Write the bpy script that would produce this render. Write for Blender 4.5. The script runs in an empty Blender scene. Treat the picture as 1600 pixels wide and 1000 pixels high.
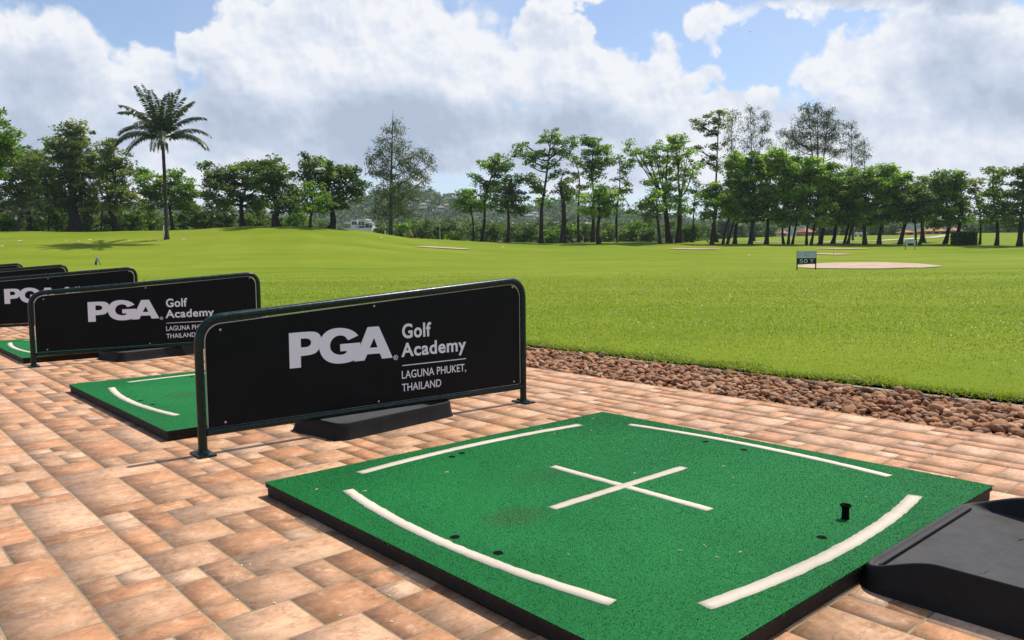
import bpy, bmesh, math, random
import numpy as np
from mathutils import Matrix, Vector

random.seed(7)
rng = np.random.default_rng(11)
scene = bpy.context.scene
C = scene.collection

# ------------------------------------------------------------------ camera
F, PITCH, ROLL, CAMH = 1212.27, 0.080856, -0.009107, 0.69337      # F in pixels of a 1600 wide frame
cam_d = bpy.data.cameras.new("camera")
cam_d.sensor_width = 36.0
cam_d.lens = F / 1600 * 36.0
cam_d.clip_start = 0.05
cam_d.clip_end = 6000
cam = bpy.data.objects.new("camera", cam_d)
cam.matrix_world = Matrix.Translation((0, 0, CAMH)) @ Matrix.Rotation(math.pi / 2 - PITCH, 4, 'X') @ Matrix.Rotation(ROLL, 4, 'Z')
C.objects.link(cam)
scene.camera = cam

# ------------------------------------------------------------------ sun, exposure
SUN_AZ = 0.672                      # angle from +X towards +Y
SUN_EL = math.radians(61)
SUN_STRENGTH = 5.0
sun_dir = Vector((math.cos(SUN_EL) * math.cos(SUN_AZ), math.cos(SUN_EL) * math.sin(SUN_AZ), math.sin(SUN_EL)))
sd = bpy.data.lights.new("sun", 'SUN')
sd.energy = SUN_STRENGTH
sd.angle = math.radians(0.53)
sd.color = (1.0, 0.95, 0.87)
so = bpy.data.objects.new("sun", sd)
so.rotation_euler = (-sun_dir).to_track_quat('-Z', 'Y').to_euler()
so.location = (20, 20, 60)
C.objects.link(so)
scene.view_settings.view_transform = 'Standard'
scene.view_settings.look = 'None'
scene.view_settings.exposure = 0.0
scene.view_settings.gamma = 1.0
scene.view_settings.use_curve_mapping = False
scene.cycles.max_bounces = 6
scene.cycles.transparent_max_bounces = 8
scene.cycles.volume_bounces = 0
scene.cycles.use_denoising = True


# ------------------------------------------------------------------ node helpers
class NT:
    def __init__(self, tree):
        self.t = tree
        self.n = tree.nodes
        self.l = tree.links

    def new(self, kind, **kw):
        nd = self.n.new(kind)
        for k, v in kw.items():
            setattr(nd, k, v)
        return nd

    def put(self, sock, v):
        if hasattr(v, 'is_output') or isinstance(v, bpy.types.NodeSocket):
            self.l.new(v, sock)
        else:
            sock.default_value = v

    def math(self, op, a, b=None, c=None, clamp=False):
        nd = self.new('ShaderNodeMath', operation=op)
        nd.use_clamp = clamp
        self.put(nd.inputs[0], a)
        if b is not None:
            self.put(nd.inputs[1], b)
        if c is not None:
            self.put(nd.inputs[2], c)
        return nd.outputs[0]

    def vmath(self, op, a, b=None):
        nd = self.new('ShaderNodeVectorMath', operation=op)
        self.put(nd.inputs[0], a)
        if b is not None:
            self.put(nd.inputs[1], b)
        return nd.outputs['Value'] if op in ('DOT_PRODUCT', 'LENGTH', 'DISTANCE') else nd.outputs[0]

    def noise(self, vec, scale, detail=3.0, rough=0.55, dim='3D', w=None, out='Fac', dist=0.0):
        nd = self.new('ShaderNodeTexNoise', noise_dimensions=dim)
        if vec is not None and dim != '1D':
            self.put(nd.inputs['Vector'], vec)
        if w is not None:
            self.put(nd.inputs['W'], w)
        nd.inputs['Scale'].default_value = scale
        nd.inputs['Detail'].default_value = detail
        nd.inputs['Roughness'].default_value = rough
        nd.inputs['Distortion'].default_value = dist
        return nd.outputs[out] if out in nd.outputs else nd.outputs[0 if out == 'Fac' else 1]

    def ramp(self, fac, stops, interp='LINEAR'):
        nd = self.new('ShaderNodeValToRGB')
        cr = nd.color_ramp
        cr.interpolation = interp
        while len(cr.elements) < len(stops):
            cr.elements.new(0.5)
        for e, (p, c) in zip(cr.elements, stops):
            e.position = p
            e.color = (*c, 1) if len(c) == 3 else c
        self.put(nd.inputs[0], fac)
        return nd.outputs[0]

    def mix(self, fac, a, b, blend='MIX'):
        nd = self.new('ShaderNodeMix', data_type='RGBA', blend_type=blend)
        nd.clamp_factor = True
        for s, v in ((nd.inputs[0], fac), (nd.inputs[6], a), (nd.inputs[7], b)):
            if isinstance(v, tuple) and len(v) == 3:
                v = (*v, 1)
            self.put(s, v)
        return nd.outputs[2]

    def maprange(self, v, a, b, c=0.0, d=1.0, smooth=False):
        nd = self.new('ShaderNodeMapRange', interpolation_type='SMOOTHSTEP' if smooth else 'LINEAR')
        self.put(nd.inputs['Value'], v)
        for k, x in zip(('From Min', 'From Max', 'To Min', 'To Max'), (a, b, c, d)):
            self.put(nd.inputs[k], x)
        return nd.outputs[0]

    def attr(self, name, out='Color'):
        nd = self.new('ShaderNodeAttribute', attribute_name=name)
        return nd.outputs[out]


def new_mat(name):
    m = bpy.data.materials.new(name)
    m.use_nodes = True
    m.node_tree.nodes.clear()
    nt = NT(m.node_tree)
    out = nt.new('ShaderNodeOutputMaterial')
    return m, nt, out


def pbsdf(nt, out, color, rough=0.6, spec=0.5, metal=0.0, bump=None, bump_s=0.2, bump_d=0.01, coat=0.0):
    b = nt.new('ShaderNodeBsdfPrincipled')
    if isinstance(color, tuple) and len(color) == 3:
        color = (*color, 1)
    nt.put(b.inputs['Base Color'], color)
    nt.put(b.inputs['Roughness'], rough)
    nt.put(b.inputs['Specular IOR Level'], spec)
    b.inputs['Metallic'].default_value = metal
    b.inputs['Coat Weight'].default_value = coat
    if bump is not None:
        bp = nt.new('ShaderNodeBump')
        bp.inputs['Strength'].default_value = bump_s
        bp.inputs['Distance'].default_value = bump_d
        nt.put(bp.inputs['Height'], bump)
        nt.l.new(bp.outputs[0], b.inputs['Normal'])
    nt.l.new(b.outputs[0], out.inputs[0])
    return b


# ------------------------------------------------------------------ pixel <-> world helpers (only to measure true positions)
def ray(px, py):
    X, Y = px - 800.0, py - 500.0
    xr = X * math.cos(ROLL) + Y * math.sin(ROLL)
    yr = -X * math.sin(ROLL) + Y * math.cos(ROLL)
    dx, dz = xr / F, -yr / F
    v = np.array([dx, math.cos(PITCH) + dz * math.sin(PITCH), -math.sin(PITCH) + dz * math.cos(PITCH)])
    return v / v[1]


def at(px, py, d):
    """the point at depth d metres that is seen at photo position px, py"""
    v = ray(px, py)
    return np.array([v[0] * d, d, CAMH + v[2] * d])


def azel(px, py):
    v = ray(px, py)
    v = v / np.linalg.norm(v)
    return math.atan2(v[0], v[1]), math.asin(v[2])


# ------------------------------------------------------------------ world: sky with cumulus clouds
world = bpy.data.worlds.new("World")
scene.world = world
world.use_nodes = True
world.node_tree.nodes.clear()
W = NT(world.node_tree)
SKY_STRENGTH = 0.12
sky = W.new('ShaderNodeTexSky', sky_type='NISHITA')
sky.sun_disc = False
sky.sun_elevation = SUN_EL
sky.sun_rotation = math.pi / 2 - SUN_AZ
sky.air_density = 1.0
sky.dust_density = 0.6
sky.ozone_density = 1.5
tc = W.new('ShaderNodeTexCoord')
dirv = W.vmath('NORMALIZE', tc.outputs['Generated'])
sep = W.new('ShaderNodeSeparateXYZ')
W.l.new(dirv, sep.inputs[0])
az0 = W.math('ARCTAN2', sep.outputs[0], sep.outputs[1])
el0 = W.math('ARCSINE', sep.outputs[2])
# domain warp so that cloud edges billow
nz1 = W.new('ShaderNodeSeparateColor')
W.l.new(W.noise(dirv, 5.0, 2.0, 0.5, out='Color'), nz1.inputs[0])
nz2 = W.new('ShaderNodeSeparateColor')
W.l.new(W.noise(dirv, 17.0, 5.0, 0.56, out='Color'), nz2.inputs[0])


def warp(base, ch, k1, k2):
    a = W.math('MULTIPLY_ADD', W.math('SUBTRACT', nz1.outputs[ch], 0.5), k1, base)
    return W.math('MULTIPLY_ADD', W.math('SUBTRACT', nz2.outputs[ch], 0.5), k2, a)


az = warp(az0, 0, 0.11, 0.115)
el = warp(el0, 1, 0.07, 0.095)


def blob_field(blobs, A, E_):
    acc = None
    for px, py, rx, ry, amp in blobs:
        a0, e0 = azel(px, py)
        dx = W.math('MULTIPLY', W.math('SUBTRACT', A, a0), F / rx)
        dy = W.math('MULTIPLY', W.math('SUBTRACT', E_, e0), F / ry)
        r2 = W.math('ADD', W.math('MULTIPLY', dx, dx), W.math('MULTIPLY', dy, dy))
        v = W.math('MULTIPLY', W.math('SUBTRACT', 1.0, r2), amp)
        if acc is None:
            acc = v
        else:
            nd = W.new('ShaderNodeMath', operation='SMOOTH_MAX')
            W.put(nd.inputs[0], acc)
            W.put(nd.inputs[1], v)
            nd.inputs[2].default_value = 0.25
            acc = nd.outputs[0]
    return acc


CLOUDS = [  # photo x, y, half width, half height, weight
    (50, 150, 120, 125, 1), (10, 110, 100, 85, 1), (215, 115, 72, 48, .7), (120, 240, 260, 90, .8),
    (290, 72, 50, 42, .8), (430, 80, 120, 95, 1), (540, 30, 170, 100, 1), (630, 90, 170, 130, 1),
    (845, 85, 75, 75, 1), (930, 130, 110, 70, 1), (1030, 135, 95, 75, 1), (1110, 175, 95, 55, 1), (760, 125, 85, 65, 1), (1170, 215, 120, 55, .8),
    (560, 190, 330, 110, 1), (900, 220, 330, 75, .9), (1000, 245, 260, 60, .7),
    (1310, 95, 100, 58, .9), (1440, 105, 140, 100, 1), (1560, 150, 150, 110, 1), (1420, 240, 320, 120, .9),
    (1320, 0, 200, 30, .8), (1100, 30, 40, 30, .5), (905, 0, 60, 18, .5), (1490, 300, 300, 80, .7),
    (420, 245, 240, 40, .5), (200, 330, 350, 50, .3), (-260, 180, 260, 170, .9), (1900, 200, 280, 170, .9),
]
DARK = [  # the grey undersides
    (500, 205, 240, 55, .62), (340, 160, 90, 38, .35), (700, 190, 190, 46, .5), (60, 210, 130, 46, .4),
    (900, 195, 170, 30, .3), (1330, 0, 200, 20, .7), (1455, 105, 80, 50, .35), (1560, 150, 120, 38, .42),
    (840, 262, 140, 26, .35), (60, 140, 60, 34, .25), (1320, 170, 80, 22, .2), (620, 245, 190, 36, .6),
]
D = blob_field(CLOUDS, az, el)
G = blob_field(DARK, warp(az0, 1, 0.14, 0.06), warp(el0, 2, 0.10, 0.05))
fb = W.noise(dirv, 9.0, 5.0, 0.6)
fb_low = W.noise(dirv, 2.6, 4.0, 0.5)
# beyond the part of the sky the photograph shows, scattered clouds carry on
outside = W.maprange(W.math('ABSOLUTE', az0), 0.75, 1.1, 0, 1, True)
high = W.maprange(el0, 0.36, 0.52, 0, 1, True)
elsewhere = W.math('MAXIMUM', outside, high)
D2 = W.math('MULTIPLY', W.math('SUBTRACT', fb_low, 0.60), 5.0)
nd = W.new('ShaderNodeMix', data_type='FLOAT')
W.put(nd.inputs[0], elsewhere)
W.put(nd.inputs[2], D)
W.put(nd.inputs[3], D2)
Dm = nd.outputs[0]


def puffs(vec, scale):
    nd = W.new('ShaderNodeTexVoronoi', feature='SMOOTH_F1')
    W.put(nd.inputs['Vector'], vec)
    nd.inputs['Scale'].default_value = scale
    nd.inputs['Detail'].default_value = 2.0
    nd.inputs['Roughness'].default_value = 0.5
    nd.inputs['Smoothness'].default_value = 0.35
    nd.normalize = True
    return W.math('SUBTRACT', 1.0, nd.outputs['Distance'])


wv = W.new('ShaderNodeVectorMath', operation='MULTIPLY_ADD')
W.put(wv.inputs[0], W.noise(dirv, 12.0, 4.0, 0.55, out='Color'))
wv.inputs[1].default_value = (0.07, 0.07, 0.07)
W.put(wv.inputs[2], dirv)
pdir = wv.outputs[0]
pf = puffs(pdir, 13.0)
Dm = W.math('MULTIPLY_ADD', W.math('SUBTRACT', fb, 0.5), 0.6, Dm)
Dm = W.math('MULTIPLY_ADD', W.math('SUBTRACT', pf, 0.72), 1.5, Dm)
dens = W.maprange(Dm, 0.14, 0.46, 0, 1, True)
# relief: noise sampled a little towards the sun
off = W.vmath('ADD', dirv, tuple(0.016 * c for c in (0.55, 0.0, 0.83)))
fb2 = W.noise(off, 9.0, 5.0, 0.6)
relief = W.math('SUBTRACT', fb, fb2)
pf2 = puffs(W.vmath('ADD', pdir, tuple(0.012 * c for c in (0.55, 0.0, 0.83))), 13.0)
relief_p = W.math('SUBTRACT', pf, pf2)
fbm2 = W.noise(dirv, 24.0, 4.0, 0.6)
off2 = W.vmath('ADD', dirv, tuple(0.007 * c for c in (0.55, 0.0, 0.83)))
fbm3 = W.noise(off2, 24.0, 4.0, 0.6)
relief2 = W.math('SUBTRACT', fbm2, fbm3)
g = W.maprange(W.math('MULTIPLY_ADD', W.math('SUBTRACT', fb, 0.5), 2.2, G), -0.5, 0.95, 0, 0.9, True)
edge_dark = W.maprange(Dm, 0.35, 1.2, 0, 0.26, True)
g = W.math('ADD', g, edge_dark)
g = W.math('MULTIPLY_ADD', relief, -1.4, g)
g = W.math('MULTIPLY_ADD', relief2, -0.9, g)
g = W.math('MULTIPLY_ADD', relief_p, -1.6, g)
cloud_col = W.ramp(g, [(0.0, (0.92, 0.935, 0.97)), (0.25, (0.77, 0.82, 0.92)), (0.55, (0.61, 0.685, 0.82)), (1.0, (0.45, 0.53, 0.67))])
cs = W.new('ShaderNodeVectorMath', operation='SCALE')
W.put(cs.inputs[0], cloud_col)
cs.inputs['Scale'].default_value = 1.0 / SKY_STRENGTH
sky_t = W.mix(1.0, sky.outputs[0], (1.22, 1.22, 1.26), 'MULTIPLY')
# thin bright veil between the clouds
veil = W.maprange(W.noise(dirv, 4.0, 5.0, 0.55), 0.35, 0.8, 0.04, 0.42, True)
lowveil = W.maprange(el0, 0.0, 0.20, 0.42, 0.0, True)
veil = W.math('MAXIMUM', veil, lowveil)
sky_v = W.mix(veil, sky_t, (0.62 / SKY_STRENGTH, 0.73 / SKY_STRENGTH, 0.94 / SKY_STRENGTH))
final = W.mix(dens, sky_v, cs.outputs[0])
bg = W.new('ShaderNodeBackground')
W.put(bg.inputs[0], final)
bg.inputs[1].default_value = SKY_STRENGTH
wo = W.new('ShaderNodeOutputWorld')
W.l.new(bg.outputs[0], wo.inputs[0])
world.cycles.sampling_method = 'MANUAL'
world.cycles.sample_map_resolution = 512


# ------------------------------------------------------------------ object helpers
def tag(o, label=None, cat=None, group=None, kind=None):
    if label:
        o['label'] = label
    if cat:
        o['category'] = cat
    if group:
        o['group'] = group
    if kind:
        o['kind'] = kind
    return o


def link(o, parent=None):
    C.objects.link(o)
    if parent is not None:
        o.parent = parent
    return o


def empty(name, loc=(0, 0, 0), rz=0.0):
    o = bpy.data.objects.new(name, None)
    o.empty_display_size = 0.2
    o.location = loc
    o.rotation_euler = (0, 0, rz)
    return link(o)


def mesh_np(name, V, faces, mat=None, parent=None, smooth=False, attrs=None):
    """faces: list of int arrays (n,3) or (n,4)"""
    V = np.asarray(V, dtype=np.float32)
    me = bpy.data.meshes.new(name)
    faces = [np.asarray(f, dtype=np.int32) for f in faces if len(f)]
    nl = sum(f.size for f in faces)
    nf = sum(len(f) for f in faces)
    me.vertices.add(len(V))
    me.vertices.foreach_set('co', V.ravel())
    me.loops.add(nl)
    me.loops.foreach_set('vertex_index', np.concatenate([f.ravel() for f in faces]))
    me.polygons.add(nf)
    tot = np.concatenate([np.full(len(f), f.shape[1], np.int32) for f in faces])
    st = np.concatenate([[0], np.cumsum(tot)[:-1]]).astype(np.int32)
    me.polygons.foreach_set('loop_start', st)
    me.polygons.foreach_set('loop_total', tot)
    if attrs:
        for an, (typ, dom, arr) in attrs.items():
            a = me.attributes.new(an, typ, dom)
            a.data.foreach_set('color' if 'COLOR' in typ else 'value', np.asarray(arr, np.float32).ravel())
    me.update(calc_edges=True)
    me.validate()
    if smooth:
        me.shade_smooth()
    if mat:
        me.materials.append(mat)
    o = bpy.data.objects.new(name, me)
    return link(o, parent)


def bm_obj(name, bm, mat, parent=None, smooth=False, auto=None):
    me = bpy.data.meshes.new(name)
    bmesh.ops.recalc_face_normals(bm, faces=bm.faces)
    bm.to_mesh(me)
    bm.free()
    if smooth:
        me.shade_smooth()
    if auto is not None:
        me.shade_smooth()
        me.set_sharp_from_angle(angle=math.radians(auto))
    for m in (mat if isinstance(mat, (list, tuple)) else [mat]):
        me.materials.append(m)
    return link(bpy.data.objects.new(name, me), parent)


def box(bm, c, s, bevel=0.0, rot=None, seg=2, mat=0):
    r = bmesh.ops.create_cube(bm, size=1.0)
    vs = r['verts']
    M = Matrix.Diagonal((*s, 1))
    if rot is not None:
        M = rot.to_4x4() @ M
    M = Matrix.Translation(c) @ M
    bmesh.ops.transform(bm, matrix=M, verts=vs)
    fs = list({f for v in vs for f in v.link_faces})
    for f in fs:
        f.material_index = mat
    if bevel > 0:
        es = list({e for v in vs for e in v.link_edges})
        bmesh.ops.bevel(bm, geom=es, offset=bevel, segments=seg, affect='EDGES', profile=0.6)


def tube(bm, pts, radii, n=10, caps=True):
    pts = [Vector(p) for p in pts]
    if not hasattr(radii, '__len__'):
        radii = [radii] * len(pts)
    rings = []
    up = None
    for i, p in enumerate(pts):
        t = (pts[min(i + 1, len(pts) - 1)] - pts[max(i - 1, 0)])
        if t.length < 1e-9:
            t = Vector((0, 0, 1))
        t.normalize()
        if up is None:
            up = t.orthogonal().normalized()
        up = (up - t * up.dot(t))
        if up.length < 1e-6:
            up = t.orthogonal()
        up.normalize()
        s = t.cross(up)
        rings.append([bm.verts.new(p + (up * math.cos(2 * math.pi * k / n) + s * math.sin(2 * math.pi * k / n)) * radii[i]) for k in range(n)])
    for a, b in zip(rings, rings[1:]):
        for k in range(n):
            bm.faces.new((a[k], a[(k + 1) % n], b[(k + 1) % n], b[k]))
    if caps:
        bm.faces.new(rings[0])
        bm.faces.new(rings[-1])


def lathe(bm, prof, n=24, c=(0, 0, 0)):
    rings = []
    for r, z in prof:
        rings.append([bm.verts.new((c[0] + r * math.cos(2 * math.pi * k / n), c[1] + r * math.sin(2 * math.pi * k / n), c[2] + z)) for k in range(n)])
    for a, b in zip(rings, rings[1:]):
        for k in range(n):
            bm.faces.new((a[k], a[(k + 1) % n], b[(k + 1) % n], b[k]))
    bm.faces.new(rings[0])
    bm.faces.new(rings[-1])


# ------------------------------------------------------------------ site frame: u runs out to the range, v along the tee line
SITE = np.array([0.305, 2.2089])
A_U = 0.7281174
UX = np.array([math.cos(A_U), math.sin(A_U)])
VX = np.array([math.sin(A_U), -math.cos(A_U)])


def uvw(u, v, z=0.0):
    g = SITE + UX * u + VX * v
    return (g[0], g[1], z)


def uv_np(u, v, z):
    u, v, z = np.broadcast_arrays(np.asarray(u, float), np.asarray(v, float), np.asarray(z, float))
    return np.stack([SITE[0] + UX[0] * u + VX[0] * v, SITE[1] + UX[1] * u + VX[1] * v, z], -1)


def smooth01(t):
    t = np.clip(t, 0, 1)
    return t * t * (3 - 2 * t)


# ------------------------------------------------------------------ terrain
TX = np.array([-200, 0, 250, 350, 480, 560, 640, 720, 850, 1000, 1150, 1300, 1450, 1600, 1800], float)
TYC = np.array([361, 361, 360, 355, 352, 358, 370, 375.5, 378.5, 378, 380, 381, 380, 376.5, 375], float)
TDC = np.array([80, 80, 80, 78, 78, 80, 82, 88, 95, 95, 95, 95, 95, 92, 90], float)
TY2 = np.array([370, 370, 368, 366, 366, 372, 380, 386, 387, 385, 371, 368, 366, 362, 360], float)


def terr_raw(x, y):
    d = np.maximum(y, 0.01)
    px = np.clip(800 + 1216 * x / d, -200, 1800)
    hor = 401.8 - 0.0091 * (px - 800)
    yc, dc, y2 = np.interp(px, TX, TYC), np.interp(px, TX, TDC), np.interp(px, TX, TY2)
    zc = CAMH + (hor - yc) * dc / 1216
    z2 = CAMH + (hor - y2) * 160 / 1216
    t = np.clip((d - 40) / (dc - 40), 0, 1)
    z = zc * t ** 1.8
    t2 = np.clip((d - dc) / (160 - dc), 0, 1)
    z = np.where(d > dc, zc + (z2 - zc) * t2, z)
    rr = np.hypot(x, y)
    fwd = smooth01((y / np.maximum(rr, 1e-6) - 0.15) / 0.4)
    return z * fwd


def terr(x, y):
    x, y = np.asarray(x, float), np.asarray(y, float)
    k = [0.95, 0.975, 1.0, 1.025, 1.05]
    z = sum(terr_raw(x * q, y * q) for q in k) / 5
    # gentle swells
    far = smooth01((np.hypot(x, y) - 14) / 30)
    z = z + far * (0.05 * np.sin(x * 0.21 + 1.3) * np.sin(y * 0.17 + 0.4) + 0.03 * np.sin(x * 0.5 + y * 0.33))
    return z


def hit(px, py):
    """where the sight line through a photo position meets the ground"""
    v = ray(px, py)
    ds = np.linspace(3, 330, 6000)
    g = CAMH + v[2] * ds - terr(v[0] * ds, ds)
    i = np.argmax(g < 0)
    if g[i] >= 0:
        i = len(ds) - 1
    d = ds[i]
    return np.array([v[0] * d, d, float(terr(v[0] * d, d))])


def ground_at(px, d):
    v = ray(px, 400)
    return np.array([v[0] * d, d, float(terr(v[0] * d, d))])


# ---- lawn sheet (a polar grid reaching the horizon)
def grass_material():
    m, nt, out = new_mat("lawn_grass")
    geo = nt.new('ShaderNodeNewGeometry')
    pos = geo.outputs['Position']
    n_big = nt.noise(pos, 0.05, 3, 0.5)
    n_mid = nt.noise(pos, 0.35, 4, 0.6)
    st = nt.new('ShaderNodeMapping')
    st.inputs['Rotation'].default_value = (0, 0, 0.15)
    st.inputs['Scale'].default_value = (0.04, 0.32, 0.3)
    nt.l.new(pos, st.inputs[0])
    n_str = nt.noise(st.outputs[0], 1.0, 4, 0.55)
    n_f = nt.noise(pos, 9.0, 5, 0.7)
    n_ff = nt.noise(pos, 70.0, 3, 0.7)
    f = nt.math('ADD', nt.math('MULTIPLY', n_big, 0.35), nt.math('MULTIPLY', n_str, 0.45))
    f = nt.math('ADD', f, nt.math('MULTIPLY', n_mid, 0.25))
    col = nt.ramp(f, [(0.36, (0.118, 0.175, 0.008)), (0.50, (0.165, 0.220, 0.012)), (0.60, (0.205, 0.245, 0.019)), (0.72, (0.24, 0.258, 0.034))])
    fine = nt.ramp(nt.math('ADD', nt.math('MULTIPLY', n_f, 0.5), nt.math('MULTIPLY', n_ff, 0.5)), [(0.32, (0.55, 0.6, 0.5)), (0.5, (1, 1, 1)), (0.7, (1.4, 1.35, 1.5))])
    col = nt.mix(0.5, col, fine, 'MULTIPLY')
    bump = nt.math('ADD', nt.math('MULTIPLY', n_f, 1.0), nt.math('MULTIPLY', n_ff, 0.35))
    pbsdf(nt, out, col, 0.85, 0.05, bump=bump, bump_s=0.3, bump_d=0.05)
    return m


M_lawn = grass_material()


def build_lawn():
    az_f = np.linspace(-0.85, 0.85, 221)
    az_b = np.linspace(0.85, 2 * math.pi - 0.85, 60)[1:-1]
    azs = np.concatenate([az_f, az_b])
    rad = np.concatenate([[0.05], np.geomspace(1.0, 30, 50), np.linspace(31, 175, 145), np.geomspace(180, 4000, 26)])
    A, R = np.meshgrid(azs, rad)
    x, y = R * np.sin(A), R * np.cos(A)
    z = terr(x, y)
    # soil lies lower under the paving and the gravel bed
    u = (x - SITE[0]) * UX[0] + (y - SITE[1]) * UX[1]
    vv = (x - SITE[0]) * VX[0] + (y - SITE[1]) * VX[1]
    z = z - 0.075 * smooth01((2.62 - u) / 0.15)
    na, nr = len(azs), len(rad)
    V = np.stack([x, y, z], -1).reshape(-1, 3)
    i = np.arange(nr - 1)[:, None] * na
    j = np.arange(na)[None, :]
    j2 = (j + 1) % na
    Fq = np.stack([i + j, i + j2, i + na + j2, i + na + j], -1).reshape(-1, 4)[:, ::-1]
    o = mesh_np('lawn', V, [Fq], M_lawn, smooth=True)
    tag(o, kind='structure')


build_lawn()


# ---- grass blades on the nearer lawn
def blade_material():
    m, nt, out = new_mat("grass_blades")
    rnd = nt.attr('rnd', 'Fac')
    geo = nt.new('ShaderNodeNewGeometry')
    pos = geo.outputs['Position']
    base = nt.ramp(rnd, [(0.0, (0.15, 0.235, 0.010)), (0.45, (0.245, 0.315, 0.014)), (0.8, (0.335, 0.375, 0.026)), (0.95, (0.47, 0.48, 0.11)), (1.0, (0.56, 0.52, 0.24))])
    pat = nt.ramp(nt.noise(pos, 1.2, 4, 0.6), [(0.35, (0.72, 0.78, 0.7)), (0.65, (1.12, 1.08, 1.1))])
    col = nt.mix(1.0, base, pat, 'MULTIPLY')
    p = nt.new('ShaderNodeBsdfPrincipled')
    nt.put(p.inputs['Base Color'], col)
    p.inputs['Roughness'].default_value = 0.42
    p.inputs['Specular IOR Level'].default_value = 0.5
    tr = nt.new('ShaderNodeBsdfTranslucent')
    nt.put(tr.inputs[0], nt.mix(1.0, col, (1.2, 1.25, 0.6), 'MULTIPLY'))
    mx = nt.new('ShaderNodeMixShader')
    mx.inputs[0].default_value = 0.4
    nt.l.new(p.outputs[0], mx.inputs[1])
    nt.l.new(tr.outputs[0], mx.inputs[2])
    nt.l.new(mx.outputs[0], out.inputs[0])
    return m


def build_grass():
    n = 640000
    r0, r1 = 4.0, 46.0
    rr = r0 * (r1 / r0) ** rng.random(n)
    aa = rng.uniform(-0.72, 0.90, n)
    x, y = rr * np.sin(aa), rr * np.cos(aa)
    u = (x - SITE[0]) * UX[0] + (y - SITE[1]) * UX[1]
    edge = 2.455 + 0.05 * np.sin(3.1 * (x - y)) * np.sin(1.3 * x) + 0.03 * np.sin(17 * (x - y)) * np.sin(7.3 * x)
    keep = (u > edge) & (rng.random(n) > 0.98 * smooth01((rr - 14) / 30))
    x, y, rr, u = x[keep], y[keep], rr[keep], u[keep]
    n = len(x)
    z = terr(x, y) - 0.012
    z = z - 0.05 * smooth01((2.62 - u) / 0.15) * 0
    sc = np.clip(rr / 6.0, 0.75, 5.0)
    w = rng.uniform(0.0035, 0.0065, n) * sc
    h = rng.uniform(0.010, 0.028, n) * np.clip(sc, 0.8, 1.3)
    lean = rng.uniform(0.2, 1.4, n)
    th = rng.uniform(0, 2 * math.pi, n)
    ph = rng.uniform(0, 2 * math.pi, n)
    bx = np.stack([np.cos(ph) * w / 2, np.sin(ph) * w / 2, np.zeros(n)], -1)
    top = np.stack([np.cos(th) * h * np.sin(lean) * 1.4, np.sin(th) * h * np.sin(lean) * 1.4, h * (0.35 + 0.65 * np.cos(lean))], -1)
    b = np.stack([x, y, z], -1)
    mid = b + top * 0.55 + np.array([0, 0, 0.004])
    V = np.stack([b - bx, b + bx, mid + bx * 0.9, b + top, mid - bx * 0.9], 1).reshape(-1, 3)
    k = np.arange(n)[:, None] * 5
    Fq = k + np.array([[0, 1, 2, 4]])
    Ft = k + np.array([[4, 2, 3]])
    rnd = np.clip(rng.beta(3.6, 3.6, n), 0, 1)
    # longer runners creeping over the edge towards the kerb
    m = 26000
    ve = rng.uniform(-9, 2.6, m)
    ue = 2.485 + rng.normal(0, 0.04, m) + 0.03 * np.sin(ve * 5.1) * np.sin(ve * 2.3)
    p0 = uv_np(ue, ve, rng.uniform(-0.006, 0.012, m))
    dirn = -UX[None, :] * rng.uniform(0.1, 1.0, m)[:, None] + VX[None, :] * rng.normal(0, 0.6, m)[:, None]
    hh = rng.uniform(0.015, 0.05, m)
    t3 = np.concatenate([dirn * hh[:, None], (hh * rng.uniform(-0.1, 0.7, m))[:, None]], 1)
    pa = rng.uniform(0, 6.283, m)
    we = rng.uniform(0.003, 0.006, m)
    bx2 = np.stack([np.cos(pa) * we / 2, np.sin(pa) * we / 2, np.zeros(m)], -1)
    md = p0 + t3 * 0.55 + np.array([0, 0, 0.005])
    V = np.concatenate([V, np.stack([p0 - bx2, p0 + bx2, md + bx2 * 0.9, p0 + t3, md - bx2 * 0.9], 1).reshape(-1, 3)])
    n = n + m
    k = np.arange(n)[:, None] * 5
    Fq = k + np.array([[0, 1, 2, 4]])
    Ft = k + np.array([[4, 2, 3]])
    rnd = np.concatenate([rnd, rng.beta(1.6, 2.6, m)])
    attrs = {'rnd': ('FLOAT', 'POINT', np.repeat(rnd, 5))}
    o = mesh_np('grass', V, [Fq, Ft], blade_material(), attrs=attrs)
    tag(o, 'short bright carpet grass beyond the brown pebble strip', 'grass', kind='stuff')


build_grass()


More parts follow.
